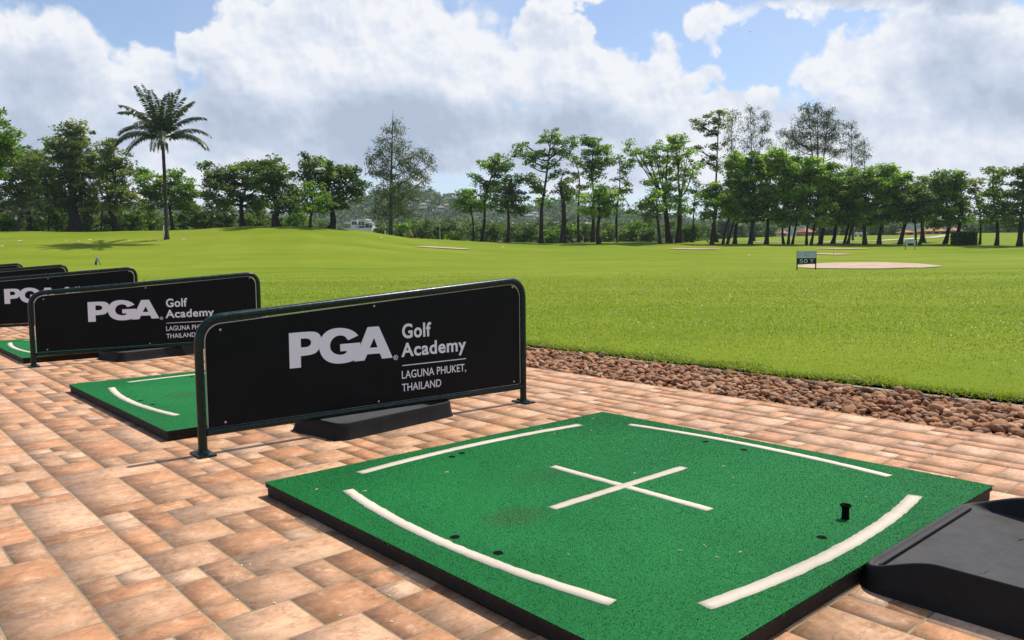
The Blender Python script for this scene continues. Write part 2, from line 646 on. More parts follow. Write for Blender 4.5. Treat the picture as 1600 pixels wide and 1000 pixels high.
# ------------------------------------------------------------------ patio: stone-look tiles laid in modules
def build_patio():
    m, nt, out = new_mat("stone_tiles")
    colr = nt.attr('tile_col')
    rnd = nt.attr('tile_rnd', 'Fac')
    geo = nt.new('ShaderNodeNewGeometry')
    mp = nt.new('ShaderNodeMapping')
    mp.inputs['Rotation'].default_value = (0, 0, -A_U)
    nt.l.new(geo.outputs['Position'], mp.inputs[0])
    st = nt.new('ShaderNodeMapping')
    st.inputs['Scale'].default_value = (1.0, 2.6, 1.0)
    st.inputs['Rotation'].default_value = (0, 0, 0.35)
    nt.l.new(mp.outputs[0], st.inputs[0])
    wv = nt.math('MULTIPLY', rnd, 61.0)
    n1 = nt.noise(st.outputs[0], 11.0, 6, 0.66, dim='4D', w=wv, dist=1.2)
    n2 = nt.noise(mp.outputs[0], 34.0, 6, 0.72, dim='4D', w=wv)
    n4 = nt.noise(mp.outputs[0], 21.0, 6, 0.70, dim='4D', w=wv, dist=0.8)
    n3 = nt.noise(st.outputs[0], 5.0, 4, 0.55, dim='4D', w=wv, dist=0.8)
    veins = nt.math('ABSOLUTE', nt.math('SUBTRACT', nt.noise(st.outputs[0], 4.0, 4, 0.55, dim='4D', w=wv, dist=2.5), 0.5))
    veins = nt.maprange(veins, 0.0, 0.022, 1, 0, True)
    c = nt.mix(nt.maprange(n1, 0.50, 0.74, 0, 0.6), colr, (0.60, 0.41, 0.26), 'MIX')
    c = nt.mix(nt.maprange(n3, 0.55, 0.76, 0, 0.2), c, (0.36, 0.24, 0.15), 'MIX')
    c = nt.mix(nt.maprange(n1, 0.28, 0.44, 0.4, 0), c, (0.55, 0.27, 0.12), 'MIX')
    c = nt.mix(nt.math('MULTIPLY', veins, 0.45), c, (0.22, 0.12, 0.07), 'MIX')
    c = nt.mix(nt.maprange(n4, 0.52, 0.66, 0, 0.65), c, (0.70, 0.54, 0.40), 'MIX')
    c = nt.mix(nt.maprange(n4, 0.47, 0.34, 0, 0.5), c, (0.40, 0.235, 0.13), 'MIX')
    speck = nt.ramp(n2, [(0.30, (0.62, 0.58, 0.54)), (0.5, (1, 1, 1)), (0.70, (1.28, 1.30, 1.34))])
    c = nt.mix(0.85, c, speck, 'MULTIPLY')
    rough = nt.maprange(n2, 0.3, 0.7, 0.56, 0.76)
    h = nt.math('ADD', nt.math('MULTIPLY', n1, 0.7), nt.math('MULTIPLY', n2, 0.35))
    c = nt.mix(0.08, c, (0.47, 0.32, 0.21))
    c = nt.mix(1.0, c, (1.05, 0.835, 0.67), 'MULTIPLY')
    pbsdf(nt, out, c, rough, 0.4, bump=h, bump_s=0.14, bump_d=0.010)

    mg, nt, out = new_mat("tile_grout")
    geo = nt.new('ShaderNodeNewGeometry')
    nn = nt.noise(geo.outputs['Position'], 14, 4, 0.6)
    pbsdf(nt, out, nt.ramp(nn, [(0.3, (0.20, 0.155, 0.09)), (0.7, (0.32, 0.25, 0.155))]), 0.9, 0.2)

    mw, nt, out = new_mat("tile_joint")
    geo = nt.new('ShaderNodeNewGeometry')
    nn = nt.noise(geo.outputs['Position'], 3, 4, 0.6)
    pbsdf(nt, out, nt.ramp(nn, [(0.35, (0.20, 0.15, 0.085)), (0.62, (0.46, 0.37, 0.22))]), 0.9, 0.2)

    MU, MV = 0.4617, 0.455
    lay_a = [(0, 0, 2, 2, 'c'), (2, 0, 4, 1, 'o'), (2, 1, 3, 2, 'p'), (3, 1, 4, 2, 'd'), (4, 0, 6, 2, 's'),
             (0, 2, 1, 4, 'b'), (1, 2, 3, 4, 'o'), (3, 2, 4, 4, 'd'), (4, 2, 6, 3, 'o'), (4, 3, 6, 5, 'c'),
             (0, 4, 2, 6, 's'), (2, 4, 3, 5, 'p'), (3, 4, 4, 5, 'o'), (2, 5, 4, 6, 'b'), (4, 5, 6, 6, 'o')]
    lay_b = [(0, 0, 1, 2, 'o'), (1, 0, 3, 2, 's'), (3, 0, 5, 2, 'c'), (5, 0, 6, 1, 'p'), (5, 1, 6, 2, 'd'), (0, 2, 2, 3, 'b'),
             (0, 3, 2, 5, 'c'), (2, 2, 4, 4, 'o'), (4, 2, 6, 4, 's'), (2, 4, 3, 6, 'd'), (3, 4, 5, 6, 'c'), (5, 4, 6, 6, 'o'), (0, 5, 2, 6, 'o')]
    lay_c = [(0, 0, 2, 4, 'c'), (2, 0, 4, 2, 'o'), (4, 0, 6, 1, 's'), (4, 1, 5, 2, 'd'), (5, 1, 6, 2, 'p'), (2, 2, 4, 3, 'b'), (2, 3, 4, 5, 's'),
             (4, 2, 6, 4, 'o'), (0, 4, 2, 5, 'd'), (0, 5, 1, 6, 'p'), (1, 5, 3, 6, 'o'), (3, 5, 4, 6, 'o'), (4, 4, 6, 6, 'c')]
    pal = {'c': [(0.56, 0.41, 0.285), (0.58, 0.43, 0.31), (0.53, 0.37, 0.25)],
           'o': [(0.51, 0.295, 0.165), (0.53, 0.32, 0.185), (0.49, 0.28, 0.155)],
           's': [(0.48, 0.335, 0.22), (0.50, 0.35, 0.235), (0.50, 0.33, 0.205)],
           'b': [(0.40, 0.275, 0.18), (0.42, 0.28, 0.18)],
           'p': [(0.63, 0.50, 0.385), (0.60, 0.47, 0.35)],
           'd': [(0.43, 0.245, 0.135), (0.45, 0.255, 0.14), (0.38, 0.245, 0.15)]}
    r = random.Random(5)
    P4, cols, rnds = [], [], []
    u_start, v_start = -1.173 - 13 * MU, -0.766 - 56 * MV
    nu, nv = 19, 84
    umax = 1.612
    jn, gj = 0.0018, 0.0029
    for a in range(nu + 1):
        for b in range(nv):
            rots = r.choice([0, 0, 2, 2, 1, 3])
            lay = r.choice((lay_a, lay_b, lay_c))
            for (x0, y0, x1, y1, k) in lay:
                q0, q1, q2, q3 = x0 / 6, y0 / 6, x1 / 6, y1 / 6
                for _ in range(rots):
                    q0, q1, q2, q3 = q1, 1 - q2, q3, 1 - q0
                uu0, uu1 = u_start + (a + q0) * MU, u_start + (a + q2) * MU
                vv0, vv1 = v_start + (b + q1) * MV, v_start + (b + q3) * MV
                e = [gj if q0 > 1e-6 else jn, gj if q2 < 1 - 1e-6 else jn, gj if q1 > 1e-6 else jn, gj if q3 < 1 - 1e-6 else jn]
                uu0 += e[0]; uu1 = min(uu1 - e[1], umax); vv0 += e[2]; vv1 -= e[3]
                if uu1 - uu0 < 0.004:
                    continue
                P4.append([(uu0, vv0), (uu1, vv0), (uu1, vv1), (uu0, vv1)])
                cc = np.array(r.choice(pal[k])) * r.uniform(0.86, 1.12)
                cols.append((*cc, 1))
                rnds.append(r.random())
    P4 = np.array(P4)
    n = len(P4)
    tz = 0.0
    top = uv_np(P4[..., 0], P4[..., 1], tz).reshape(-1, 3)
    low = uv_np(P4[..., 0], P4[..., 1], -0.006).reshape(-1, 3)
    V = np.concatenate([top, low])
    k = np.arange(n)[:, None] * 4
    faces = [k + np.array([[3, 2, 1, 0]])]
    for s in range(4):
        t = (s + 1) % 4
        faces.append(np.concatenate([k + s, k + t, k + t + 4 * n, k + s + 4 * n], 1))
    c8 = np.repeat(np.array(cols), 4, 0)
    r8 = np.repeat(np.array(rnds), 4)
    o = mesh_np('patio', V, faces, m, attrs={'tile_col': ('FLOAT_COLOR', 'POINT', np.concatenate([c8, c8])),
                                            'tile_rnd': ('FLOAT', 'POINT', np.concatenate([r8, r8]))})
    tag(o, kind='structure')
    # grout bed, a slab under the tiles, and the paler joints between modules
    u0, v0, v1 = u_start, v_start, v_start + nv * MV
    bm = bmesh.new()
    for z0, z1 in ((-0.0011, -0.06),):
        vs = [bm.verts.new(uvw(*q)) for q in ((u0, v0, z0), (umax, v0, z0), (umax, v1, z0), (u0, v1, z0))]
        vb = [bm.verts.new(uvw(*q)) for q in ((u0, v0, z1), (umax, v0, z1), (umax, v1, z1), (u0, v1, z1))]
        bm.faces.new(vs)
        for s in range(4):
            bm.faces.new((vs[s], vs[(s + 1) % 4], vb[(s + 1) % 4], vb[s]))
    g = bm_obj('grout', bm, mg, o)
    bm = bmesh.new()
    for a in range(nu + 1):
        if a % 2 == 0 and a != 13:
            continue
        uu = u_start + a * MU
        if uu > umax:
            continue
        w = 0.0026
        bm.faces.new([bm.verts.new(uvw(*q)) for q in ((uu - w, v0, -0.0005), (uu + w, v0, -0.0005), (uu + w, v1, -0.0005), (uu - w, v1, -0.0005))])
    for b in range(0, nv, 3):
        vv = v_start + b * MV
        w = 0.0024
        bm.faces.new([bm.verts.new(uvw(*q)) for q in ((u0, vv - w, -0.0008), (umax, vv - w, -0.0008), (umax, vv + w, -0.0008), (u0, vv + w, -0.0008))])
    bm_obj('joint', bm, mw, o)


build_patio()


# ------------------------------------------------------------------ pebble strip and its kerb
def ico(sub):
    bm = bmesh.new()
    bmesh.ops.create_icosphere(bm, subdivisions=sub, radius=1.0)
    bm.verts.ensure_lookup_table()
    V = np.array([v.co[:] for v in bm.verts])
    Fc = np.array([[v.index for v in f.verts] for f in bm.faces])
    bm.free()
    return V, Fc


def build_gravel():
    m, nt, out = new_mat("river_pebbles")
    colr = nt.attr('peb_col')
    geo = nt.new('ShaderNodeNewGeometry')
    n1 = nt.noise(geo.outputs['Position'], 60, 5, 0.65)
    n2 = nt.noise(geo.outputs['Position'], 22, 3, 0.5)
    c = nt.mix(0.8, colr, nt.ramp(n1, [(0.3, (0.65, 0.6, 0.56)), (0.5, (1, 1, 1)), (0.7, (1.25, 1.22, 1.2))]), 'MULTIPLY')
    c = nt.mix(nt.maprange(n2, 0.58, 0.8, 0, 0.4), c, (0.38, 0.22, 0.12))
    pbsdf(nt, out, c, 0.75, 0.15, bump=n1, bump_s=0.3, bump_d=0.006)
    Vs, Fs, Cs = [], [], []
    base = 0
    for (sub, v0, v1, dens) in ((2, -3.4, 1.9, 1400), (1, -9, -3.4, 800), (1, 1.9, 4.5, 560), (1, -24, -9, 220)):
        iv, ifc = ico(sub)
        area = (v1 - v0) * 0.76
        n = int(area * dens)
        layers = rng.random(n)
        for i in range(n):
            u = 1.632 + 0.715 * rng.random()
            v = v0 + (v1 - v0) * rng.random()
            if rng.random() < 0.06:
                u = 2.34 + 0.08 * rng.random()
            L = rng.gamma(6, 0.0026) + 0.005
            W_ = L * rng.uniform(0.6, 0.95)
            H = L * rng.uniform(0.34, 0.62)
            z = -0.044 + 0.036 * layers[i]
            z -= 0.012 * (1 - min(1, (u - 1.62) / 0.09))
            P = iv.copy()
            P += 0.16 * np.sin(P[:, [1, 2, 0]] * rng.uniform(1.5, 2.6) + rng.uniform(0, 6, 3))
            P = P * np.array([L, W_, H])
            ax, ay, azr = rng.normal(0, 0.42), rng.normal(0, 0.42), rng.uniform(0, 2 * math.pi)
            Rm = np.array(Matrix.Rotation(azr, 3, 'Z') @ Matrix.Rotation(ax, 3, 'X') @ Matrix.Rotation(ay, 3, 'Y'))
            P = P @ Rm.T + np.array(uvw(u, v, z))
            t = rng.random()
            if t < 0.66:
                c = np.array([0.37, 0.180, 0.088])
            elif t < 0.88:
                c = np.array([0.44, 0.26, 0.15])
            else:
                c = np.array([0.21, 0.115, 0.066])
            c = c * rng.uniform(0.65, 1.25)
            Vs.append(P)
            Fs.append(ifc + base)
            base += len(P)
            Cs.append(np.tile([*c, 1], (len(P), 1)))
    o = mesh_np('gravel', np.concatenate(Vs), [np.concatenate(Fs)], m, smooth=True,
                attrs={'peb_col': ('FLOAT_COLOR', 'POINT', np.concatenate(Cs))})
    tag(o, 'strip of smooth brown river pebbles between patio and lawn', 'gravel', kind='stuff')
    # soil bed below
    ms, nt, out = new_mat("gravel_bed")
    geo = nt.new('ShaderNodeNewGeometry')
    pbsdf(nt, out, nt.ramp(nt.noise(geo.outputs['Position'], 30, 4), [(0.3, (0.03, 0.018, 0.012)), (0.7, (0.09, 0.05, 0.03))]), 0.95, 0.1)
    bm = bmesh.new()
    bm.faces.new([bm.verts.new(uvw(*q)) for q in ((1.628, -26, -0.05), (2.392, -26, -0.05), (2.392, 12, -0.05), (1.628, 12, -0.05))])
    tag(bm_obj('soil', bm, ms), kind='structure')
    mk, nt, out = new_mat("kerb_concrete")
    geo = nt.new('ShaderNodeNewGeometry')
    pbsdf(nt, out, nt.ramp(nt.noise(geo.outputs['Position'], 25, 5, 0.65), [(0.3, (0.26, 0.20, 0.14)), (0.7, (0.46, 0.38, 0.28))]), 0.85, 0.3)
    bm = bmesh.new()
    c = uvw(2.418, -7, -0.052)
    box(bm, c, (0.045, 38, 0.08), 0.004, Matrix.Rotation(A_U, 3, 'Z'))
    tag(bm_obj('kerb', bm, mk), kind='structure')
    ml, nt, out = new_mat("lawn_edge_soil")
    geo = nt.new('ShaderNodeNewGeometry')
    nn = nt.noise(geo.outputs['Position'], 40, 5, 0.7)
    pbsdf(nt, out, nt.ramp(nn, [(0.3, (0.016, 0.014, 0.008)), (0.65, (0.05, 0.045, 0.018))]), 0.95, 0.1, bump=nn, bump_s=0.8, bump_d=0.02)
    # strip of dark soil between kerb and turf
    nseg = 400
    vv = np.linspace(-20, 6, nseg)
    a = uv_np(2.441 + 0 * vv, vv, 0.001)
    b = uv_np(2.52 + 0.03 * np.sin(vv * 9) * np.sin(vv * 3.1), vv, 0.006)
    c_ = uv_np(2.70 + 0 * vv, vv, -0.02)
    V = np.concatenate([a, b, c_])
    k = np.arange(nseg - 1)[:, None]
    Fq = np.concatenate([np.concatenate([k, k + 1, k + 1 + nseg, k + nseg], 1), np.concatenate([k + nseg, k + 1 + nseg, k + 1 + 2 * nseg, k + 2 * nseg], 1)])
    o = mesh_np('soil', V, [Fq], ml)
    tag(o, kind='structure')


build_gravel()


# ------------------------------------------------------------------ hitting mats
def turf_material(name, ramp, worn=None):
    m, nt, out = new_mat(name)
    tcn = nt.new('ShaderNodeTexCoord')
    ob = tcn.outputs['Object']
    n0 = nt.noise(ob, 2.2, 4, 0.6)
    n1 = nt.noise(ob, 240, 3, 0.7)
    n2 = nt.noise(ob, 620, 2, 0.7)
    f = nt.math('ADD', nt.math('MULTIPLY', n1, 0.55), nt.math('MULTIPLY', n2, 0.45))
    col = nt.ramp(f, ramp)
    col = nt.mix(1.0, col, nt.ramp(n0, [(0.3, (0.78, 0.82, 0.80)), (0.7, (1.15, 1.10, 1.12))]), 'MULTIPLY')
    if worn:
        sp = nt.new('ShaderNodeSeparateXYZ')
        nt.l.new(ob, sp.inputs[0])
        r2 = nt.math('ADD', nt.math('POWER', nt.math('MULTIPLY', sp.outputs[0], 1.45), 4.0), nt.math('POWER', nt.math('MULTIPLY', sp.outputs[1], 1.45), 4.0))
        w = nt.maprange(r2, 0.25, 1.0, 0.55, 0, True)
        w = nt.math('MULTIPLY', w, nt.maprange(n0, 0.3, 0.65, 0.5, 1.0))
        col = nt.mix(w, col, worn)
        for cx, cy, rx, ry, k in ((-0.41, 0.0, 0.11, 0.075, 0.5), (-0.16, -0.02, 0.10, 0.05, 0.3), (-0.1, 0.22, 0.12, 0.06, 0.3)):
            dx = nt.math('MULTIPLY', nt.math('SUBTRACT', sp.outputs[0], cx), 1 / rx)
            dy = nt.math('MULTIPLY', nt.math('SUBTRACT', sp.outputs[1], cy), 1 / ry)
            rr = nt.math('ADD', nt.math('MULTIPLY', dx, dx), nt.math('MULTIPLY', dy, dy))
            s = nt.math('MULTIPLY', nt.maprange(rr, 0.0, 1.3, k, 0, True), nt.maprange(n1, 0.3, 0.6, 0.4, 1.0))
            col = nt.mix(s, col, (0.045, 0.075, 0.025))
    pbsdf(nt, out, col, 0.7, 0.15, bump=f, bump_s=0.18, bump_d=0.003)
    return m


M_turf = turf_material("artificial_turf", [(0.30, (0.006, 0.112, 0.025)), (0.48, (0.009, 0.142, 0.031)), (0.60, (0.012, 0.165, 0.036)), (0.76, (0.05, 0.29, 0.085))], worn=(0.016, 0.195, 0.046))
M_line = turf_material("white_turf", [(0.3, (0.58, 0.49, 0.375)), (0.5, (0.65, 0.555, 0.43)), (0.75, (0.70, 0.61, 0.48))])
M_rubber, nt_, out_ = new_mat("black_rubber")
g_ = nt_.new('ShaderNodeNewGeometry')
nn_ = nt_.noise(g_.outputs['Position'], 55, 4, 0.6)
pbsdf(nt_, out_, nt_.ramp(nn_, [(0.3, (0.006, 0.005, 0.005)), (0.7, (0.018, 0.014, 0.012))]), 0.7, 0.3, bump=nn_, bump_s=0.2, bump_d=0.004)


def arc_pts(end, sag, half, n=28):
    t = np.linspace(-1, 1, n)
    return t * half, end + sag * (1 - t * t)


# marking shapes in mat coordinates: centre line points
MARKS = []
for sgn, axis, end_, sag_ in ((-1, 0, 0.605, 0.047), (1, 0, 0.628, 0.045), (-1, 1, 0.620, 0.036), (1, 1, 0.617, 0.041)):
    s, o_ = arc_pts(end_, sag_, 0.492, 60)
    p = np.stack([sgn * o_, s], 1) if axis == 0 else np.stack([s, sgn * o_], 1)
    MARKS.append(('arc_line', p, 0.0172 if axis else 0.0160))
tl = np.linspace(-0.288, 0.288, 40)
MARKS.append(('cross_line', np.stack([0 * tl - 0.012, tl + 0.02], 1), 0.0148))
MARKS.append(('cross_line', np.stack([tl - 0.012, 0 * tl + 0.02], 1), 0.0148))
HOLES = [(-0.168, -0.579), (-0.115, -0.594), (-0.61, 0.012), (-0.60, 0.155), (0.604, -0.126), (0.601, 0.027), (0.009, 0.595)]


def in_marks(p, grow=0.0):
    m = np.zeros(len(p), bool)
    for _, c, w in MARKS:
        for a, b in zip(c[:-1], c[1:]):
            d = b - a
            L2 = d @ d
            t = ((p - a) @ d) / L2
            ok = (t >= 0) & (t <= 1)
            q = a + np.clip(t, 0, 1)[:, None] * d
            m |= ok & (np.hypot(*(p - q).T) < w + grow)
    return m


def fibres(n, half_u, half_v, z, hmin, hmax, w, mask):
    p = np.stack([rng.uniform(-half_u, half_u, n), rng.uniform(-half_v, half_v, n)], 1)
    p = p[mask(p)]
    n = len(p)
    h = rng.uniform(hmin, hmax, n)
    th, ph = rng.uniform(0, 2 * math.pi, n), rng.uniform(0, 2 * math.pi, n)
    ln = h * rng.uniform(0.1, 0.9, n)
    a = np.stack([p[:, 0] - np.cos(ph) * w / 2, p[:, 1] - np.sin(ph) * w / 2, np.full(n, z)], 1)
    b = np.stack([p[:, 0] + np.cos(ph) * w / 2, p[:, 1] + np.sin(ph) * w / 2, np.full(n, z)], 1)
    c = np.stack([p[:, 0] + np.cos(th) * ln, p[:, 1] + np.sin(th) * ln, z + h], 1)
    return np.stack([a, b, c], 1).reshape(-1, 3)


def build_mat(cu, cv, du, dv, n_fib, label, holes=True, rz=0.0):
    root = empty('golf_mat', uvw(cu, cv, 0), A_U + rz)
    root['label'], root['category'], root['group'] = label, 'golf mat', 'green hitting mats along the tee line'
    hu, hv = du / 2, dv / 2
    ysgn = -1                       # local +x = u, local -y = v
    bm = bmesh.new()
    box(bm, (0, 0, 0.0125), (du - 0.012, dv - 0.012, 0.025), 0.004)
    box(bm, (0, 0, 0.0325), (du - 0.004, dv - 0.004, 0.0148), 0.003)
    bm_obj('rubber_base', bm, M_rubber, root)
    z0 = 0.0405
    N = 40
    gu, gv = np.meshgrid(np.linspace(-hu, hu, N), np.linspace(-hv, hv, N))
    wob = 0.002 * np.sin(gu * 23) * np.sin(gv * 19)
    edge = np.maximum(np.abs(gu) / hu, np.abs(gv) / hv)
    gz = z0 + 0.0 * wob
    V = np.stack([gu, gv * ysgn, gz], -1).reshape(-1, 3)
    i = np.arange(N - 1)[:, None] * N
    j = np.arange(N - 1)[None, :]
    Fq = np.stack([i + j, i + j + 1, i + N + j + 1, i + N + j], -1).reshape(-1, 4)[:, ::-1]
    hl = np.array(HOLES)

    def ok(p):
        m = ~in_marks(p, 0.001)
        if holes:
            for q in hl:
                m &= np.hypot(*(p - q).T) > 0.011
        return m
    T = fibres(n_fib, hu + 0.002, hv + 0.002, z0, 0.0005, 0.0019, 0.0015, ok)
    # longer fringe along the four edges
    fr = fibres(n_fib // 6, hu + 0.003, hv + 0.003, z0 - 0.004, 0.004, 0.0075, 0.002, lambda p: (np.maximum(np.abs(p[:, 0]) - hu, np.abs(p[:, 1]) - hv) > -0.006))
    T = np.concatenate([T, fr])
    T[:, 1] *= ysgn
    nv = len(V)
    k = nv + np.arange(len(T) // 3)[:, None] * 3 + np.array([[0, 1, 2]])
    mesh_np('turf', np.concatenate([V, T]), [Fq, k], M_turf, root)
    for nm, c, w in MARKS:
        if nm == 'cross_line':
            continue
        ribbon_mark('line_marking', [(c, w)], z0, root, n_fib, ysgn)
    ribbon_mark('cross_marking', [(c, w) for nm, c, w in MARKS if nm == 'cross_line'], z0, root, n_fib, ysgn)
    if holes:
        for hx, hy in HOLES:
            bm = bmesh.new()
            lathe(bm, [(0.0115, 0.0003), (0.0112, 0.0011), (0.0080, 0.0011), (0.0076, 0.0006)], 18, (hx, hy * ysgn, z0))
            bm_obj('tee_hole', bm, M_hole, root, smooth=False)
    return root


M_hole, nt_, out_ = new_mat("tee_rubber_hole_shade")
pbsdf(nt_, out_, (0.0035, 0.0035, 0.0035), 0.9, 0.08)  # black tee rubber; its near-black also stands in for shade inside the holes


def ribbon_mark(name, ribs, z0, root, n_fib, ysgn):
    Vs, Fs, base = [], [], 0
    pts_all = []
    for idx, (c, w) in enumerate(ribs):
        d = np.gradient(c, axis=0)
        d /= np.hypot(*d.T)[:, None]
        nrm = np.stack([-d[:, 1], d[:, 0]], 1)
        n = len(c)
        zz = z0 + 0.0012 + 0.0003 * idx
        jag = rng.normal(0, 0.0009, (2, n))
        rows = []
        for off, z, e in ((-w, z0 + 0.0003, 0), (-w, zz, 0), (w, zz, 1), (w, z0 + 0.0003, 1)):
            q = c + nrm * (off + jag[e])[:, None]
            rows.append(np.stack([q[:, 0], q[:, 1] * ysgn, np.full(n, z)], 1))
        Vs.append(np.concatenate(rows))
        k = np.arange(n - 1)[:, None]
        for a in range(3):
            Fs.append(np.concatenate([k + a * n, k + 1 + a * n, k + 1 + (a + 1) * n, k + (a + 1) * n], 1) + base)
        for e in (0, n - 1):
            Fs.append(np.array([[e, e + n, e + 2 * n, e + 3 * n]]) + base)
        base += 4 * n
        m = int(n_fib * 0.012)
        t = rng.integers(0, n - 1, m)
        f = rng.random(m)
        q = c[t] * (1 - f)[:, None] + c[t + 1] * f[:, None] + nrm[t] * (rng.uniform(-1.03, 1.03, m) * w)[:, None]
        h = rng.uniform(0.0003, 0.0009, m)
        th, ph = rng.uniform(0, 6.283, m), rng.uniform(0, 6.283, m)
        ww = 0.0018
        z = np.full(m, zz - 0.0003)
        A = np.stack([q[:, 0] - np.cos(ph) * ww / 2, (q[:, 1] - np.sin(ph) * ww / 2) * ysgn, z], 1)
        B = np.stack([q[:, 0] + np.cos(ph) * ww / 2, (q[:, 1] + np.sin(ph) * ww / 2) * ysgn, z], 1)
        Cc = np.stack([q[:, 0] + np.cos(th) * h * 1.2, (q[:, 1] + np.sin(th) * h * 1.2) * ysgn, z + h], 1)
        pts_all.append(np.stack([A, B, Cc], 1).reshape(-1, 3))
    T = np.concatenate(pts_all)
    k = base + np.arange(len(T) // 3)[:, None] * 3 + np.array([[0, 1, 2]])
    mesh_np(name, np.concatenate(Vs + [T]), Fs + [k], M_line, root)


build_mat(-0.012, 0.020, 1.49, 1.46, 330000, 'nearest green turf hitting mat, with a black rubber tee standing on it')
build_mat(0.0, -2.40, 1.48, 1.56, 110000, 'green turf mat partly hidden behind the front black banner')
build_mat(0.03, -5.42, 1.46, 1.50, 40000, 'green turf mat at the left photo edge, beyond the second black banner', holes=False)

# ------------------------------------------------------------------ rubber tee
bm = bmesh.new()
tee_xy = uvw(0.160, 0.594)
lathe(bm, [(0.010, 0.0), (0.009, 0.004), (0.0085, 0.023), (0.0095, 0.028), (0.0132, 0.0315), (0.0138, 0.0345), (0.0120, 0.0355), (0.0085, 0.032), (0.006, 0.026)], 24)
tee = bm_obj('golf_tee', bm, M_hole, None, auto=40)
tee.location = (tee_xy[0], tee_xy[1], 0.042)
tag(tee, 'small black rubber tee standing on the nearest green mat', 'golf tee')

# ------------------------------------------------------------------ ball trays
M_tray, nt_, out_ = new_mat("tray_rubber")
g_ = nt_.new('ShaderNodeNewGeometry')
n1_ = nt_.noise(g_.outputs['Position'], 9, 5, 0.65)
n2_ = nt_.noise(g_.outputs['Position'], 90, 4, 0.7)
col_ = nt_.ramp(n1_, [(0.3, (0.010, 0.0095, 0.009)), (0.7, (0.021, 0.019, 0.0175))])
col_ = nt_.mix(nt_.maprange(n2_, 0.60, 0.78, 0, 0.22), col_, (0.10, 0.085, 0.07))
sp_ = nt_.new('ShaderNodeSeparateXYZ')
nt_.l.new(g_.outputs['Normal'], sp_.inputs[0])
lit_dust_ = nt_.math('MULTIPLY', nt_.maprange(sp_.outputs[2], 0.75, 0.97, 0, 1, True), nt_.maprange(nt_.noise(g_.outputs['Position'], 16, 5, 0.7), 0.3, 0.7, 0.3, 0.62))  # dust plus a sunlit lightening of upward faces, put into the colour
col_ = nt_.mix(lit_dust_, col_, (0.105, 0.095, 0.088))
pbsdf(nt_, out_, col_, nt_.maprange(n1_, 0.3, 0.7, 0.50, 0.66), 0.14, bump=n2_, bump_s=0.12, bump_d=0.004)


def tray_mesh(Lu, Lv, lip=0.045, high=0.090, low_floor=0.038):
    """local x = u (0..Lu), local y = -v (0..-Lv); low lip at v=0, walls rise in an S towards v=Lv"""
    R = 0.045
    wall, nper = 0.016, 160

    def outline(inset, r):
        pts = []
        x0, x1, y0, y1 = inset, Lu - inset, inset, Lv - inset
        r = max(r, 0.004)
        for cx, cy, a0 in ((x1 - r, y1 - r, 0), (x0 + r, y1 - r, 90), (x0 + r, y0 + r, 180), (x1 - r, y0 + r, 270)):
            for k in range(13):
                a = math.radians(a0 + 90 * k / 12)
                pts.append((cx + r * math.cos(a), cy + r * math.sin(a)))
        P = np.array(pts + [pts[0]])
        s = np.concatenate([[0], np.cumsum(np.hypot(*np.diff(P, axis=0).T))])
        t = np.linspace(0, s[-1], nper + 1)[:-1]
        return np.stack([np.interp(t, s, P[:, 0]), np.interp(t, s, P[:, 1])], 1)

    def rim(v):
        return lip + (high - lip) * smooth01((v + 0.01) / 0.17)

    def floor(v):
        return low_floor + (0.030 - low_floor) * smooth01(v / Lv)
    rows = []
    o0 = outline(0.0, R)
    i1 = outline(0.003, R - 0.002)
    rows.append((outline(-0.010, R + 0.01), lambda v: 0 * v + 0.0))
    rows.append((outline(-0.008, R + 0.01), lambda v: 0 * v + 0.006))
    rows.append((o0, lambda v: rim(v) * 0.55))
    rows.append((outline(0.002, R - 0.002), lambda v: rim(v) - 0.006))
    rows.append((outline(0.004, R - 0.004), lambda v: rim(v) - 0.0015))
    rows.append((outline(0.007, R - 0.007), lambda v: rim(v)))
    rows.append((outline(0.012, R - 0.011), lambda v: rim(v) - 0.0012))
    rows.append((outline(0.0155, R - 0.014), lambda v: rim(v) - 0.0055))
    rows.append((outline(0.019, R - 0.017), lambda v: np.minimum(rim(v) - 0.007, floor(v) + 0.010)))
    rows.append((outline(0.028, R - 0.022), lambda v: floor(v) + 0.0012))
    rows.append((outline(0.045, R - 0.030), lambda v: floor(v)))
    rows.append((outline(0.075, R - 0.045), lambda v: floor(v)))
    rows.append((outline(0.12, 0.01), lambda v: floor(v)))
    rows.append((outline(min(Lu, Lv) / 2 - 0.006, 0.004), lambda v: floor(v)))
    V = np.concatenate([np.stack([p[:, 0], -p[:, 1], fz(p[:, 1])], 1) for p, fz in rows])
    n = nper
    F_ = []
    j = np.arange(n)
    j2 = (j + 1) % n
    for a in range(len(rows) - 1):
        F_.append(np.stack([a * n + j, a * n + j2, (a + 1) * n + j2, (a + 1) * n + j], 1))
    me_last = (len(rows) - 1) * n
    c = np.array([[Lu / 2, -Lv / 2, float(floor(np.array(Lv / 2)))]])
    V = np.concatenate([V, c])
    Ft = np.stack([me_last + j, me_last + j2, np.full(n, len(V) - 1)], 1)
    return V, F_ + [Ft]


def build_tray(u0, v0, Lu, Lv, label, rz=0.0, high=0.090):
    root = empty('ball_tray', uvw(u0, v0, 0.0), A_U + rz)
    root['label'], root['category'], root['group'] = label, 'ball tray', 'black rubber ball trays beside the mats'
    V, F_ = tray_mesh(Lu, Lv, high=high)
    o = mesh_np('tray_body', V, F_, M_tray, root, smooth=True)
    o.data.set_sharp_from_angle(angle=math.radians(50))
    # raised rib behind the low lip
    bm = bmesh.new()
    tube(bm, [(0.035, -0.028, 0.0405), (0.05, -0.028, 0.0425), (Lu - 0.05, -0.028, 0.0425), (Lu - 0.035, -0.028, 0.0405)], [0.002, 0.0045, 0.0045, 0.002], 8)
    bm_obj('rib', bm, M_tray, root, smooth=True)
    return root


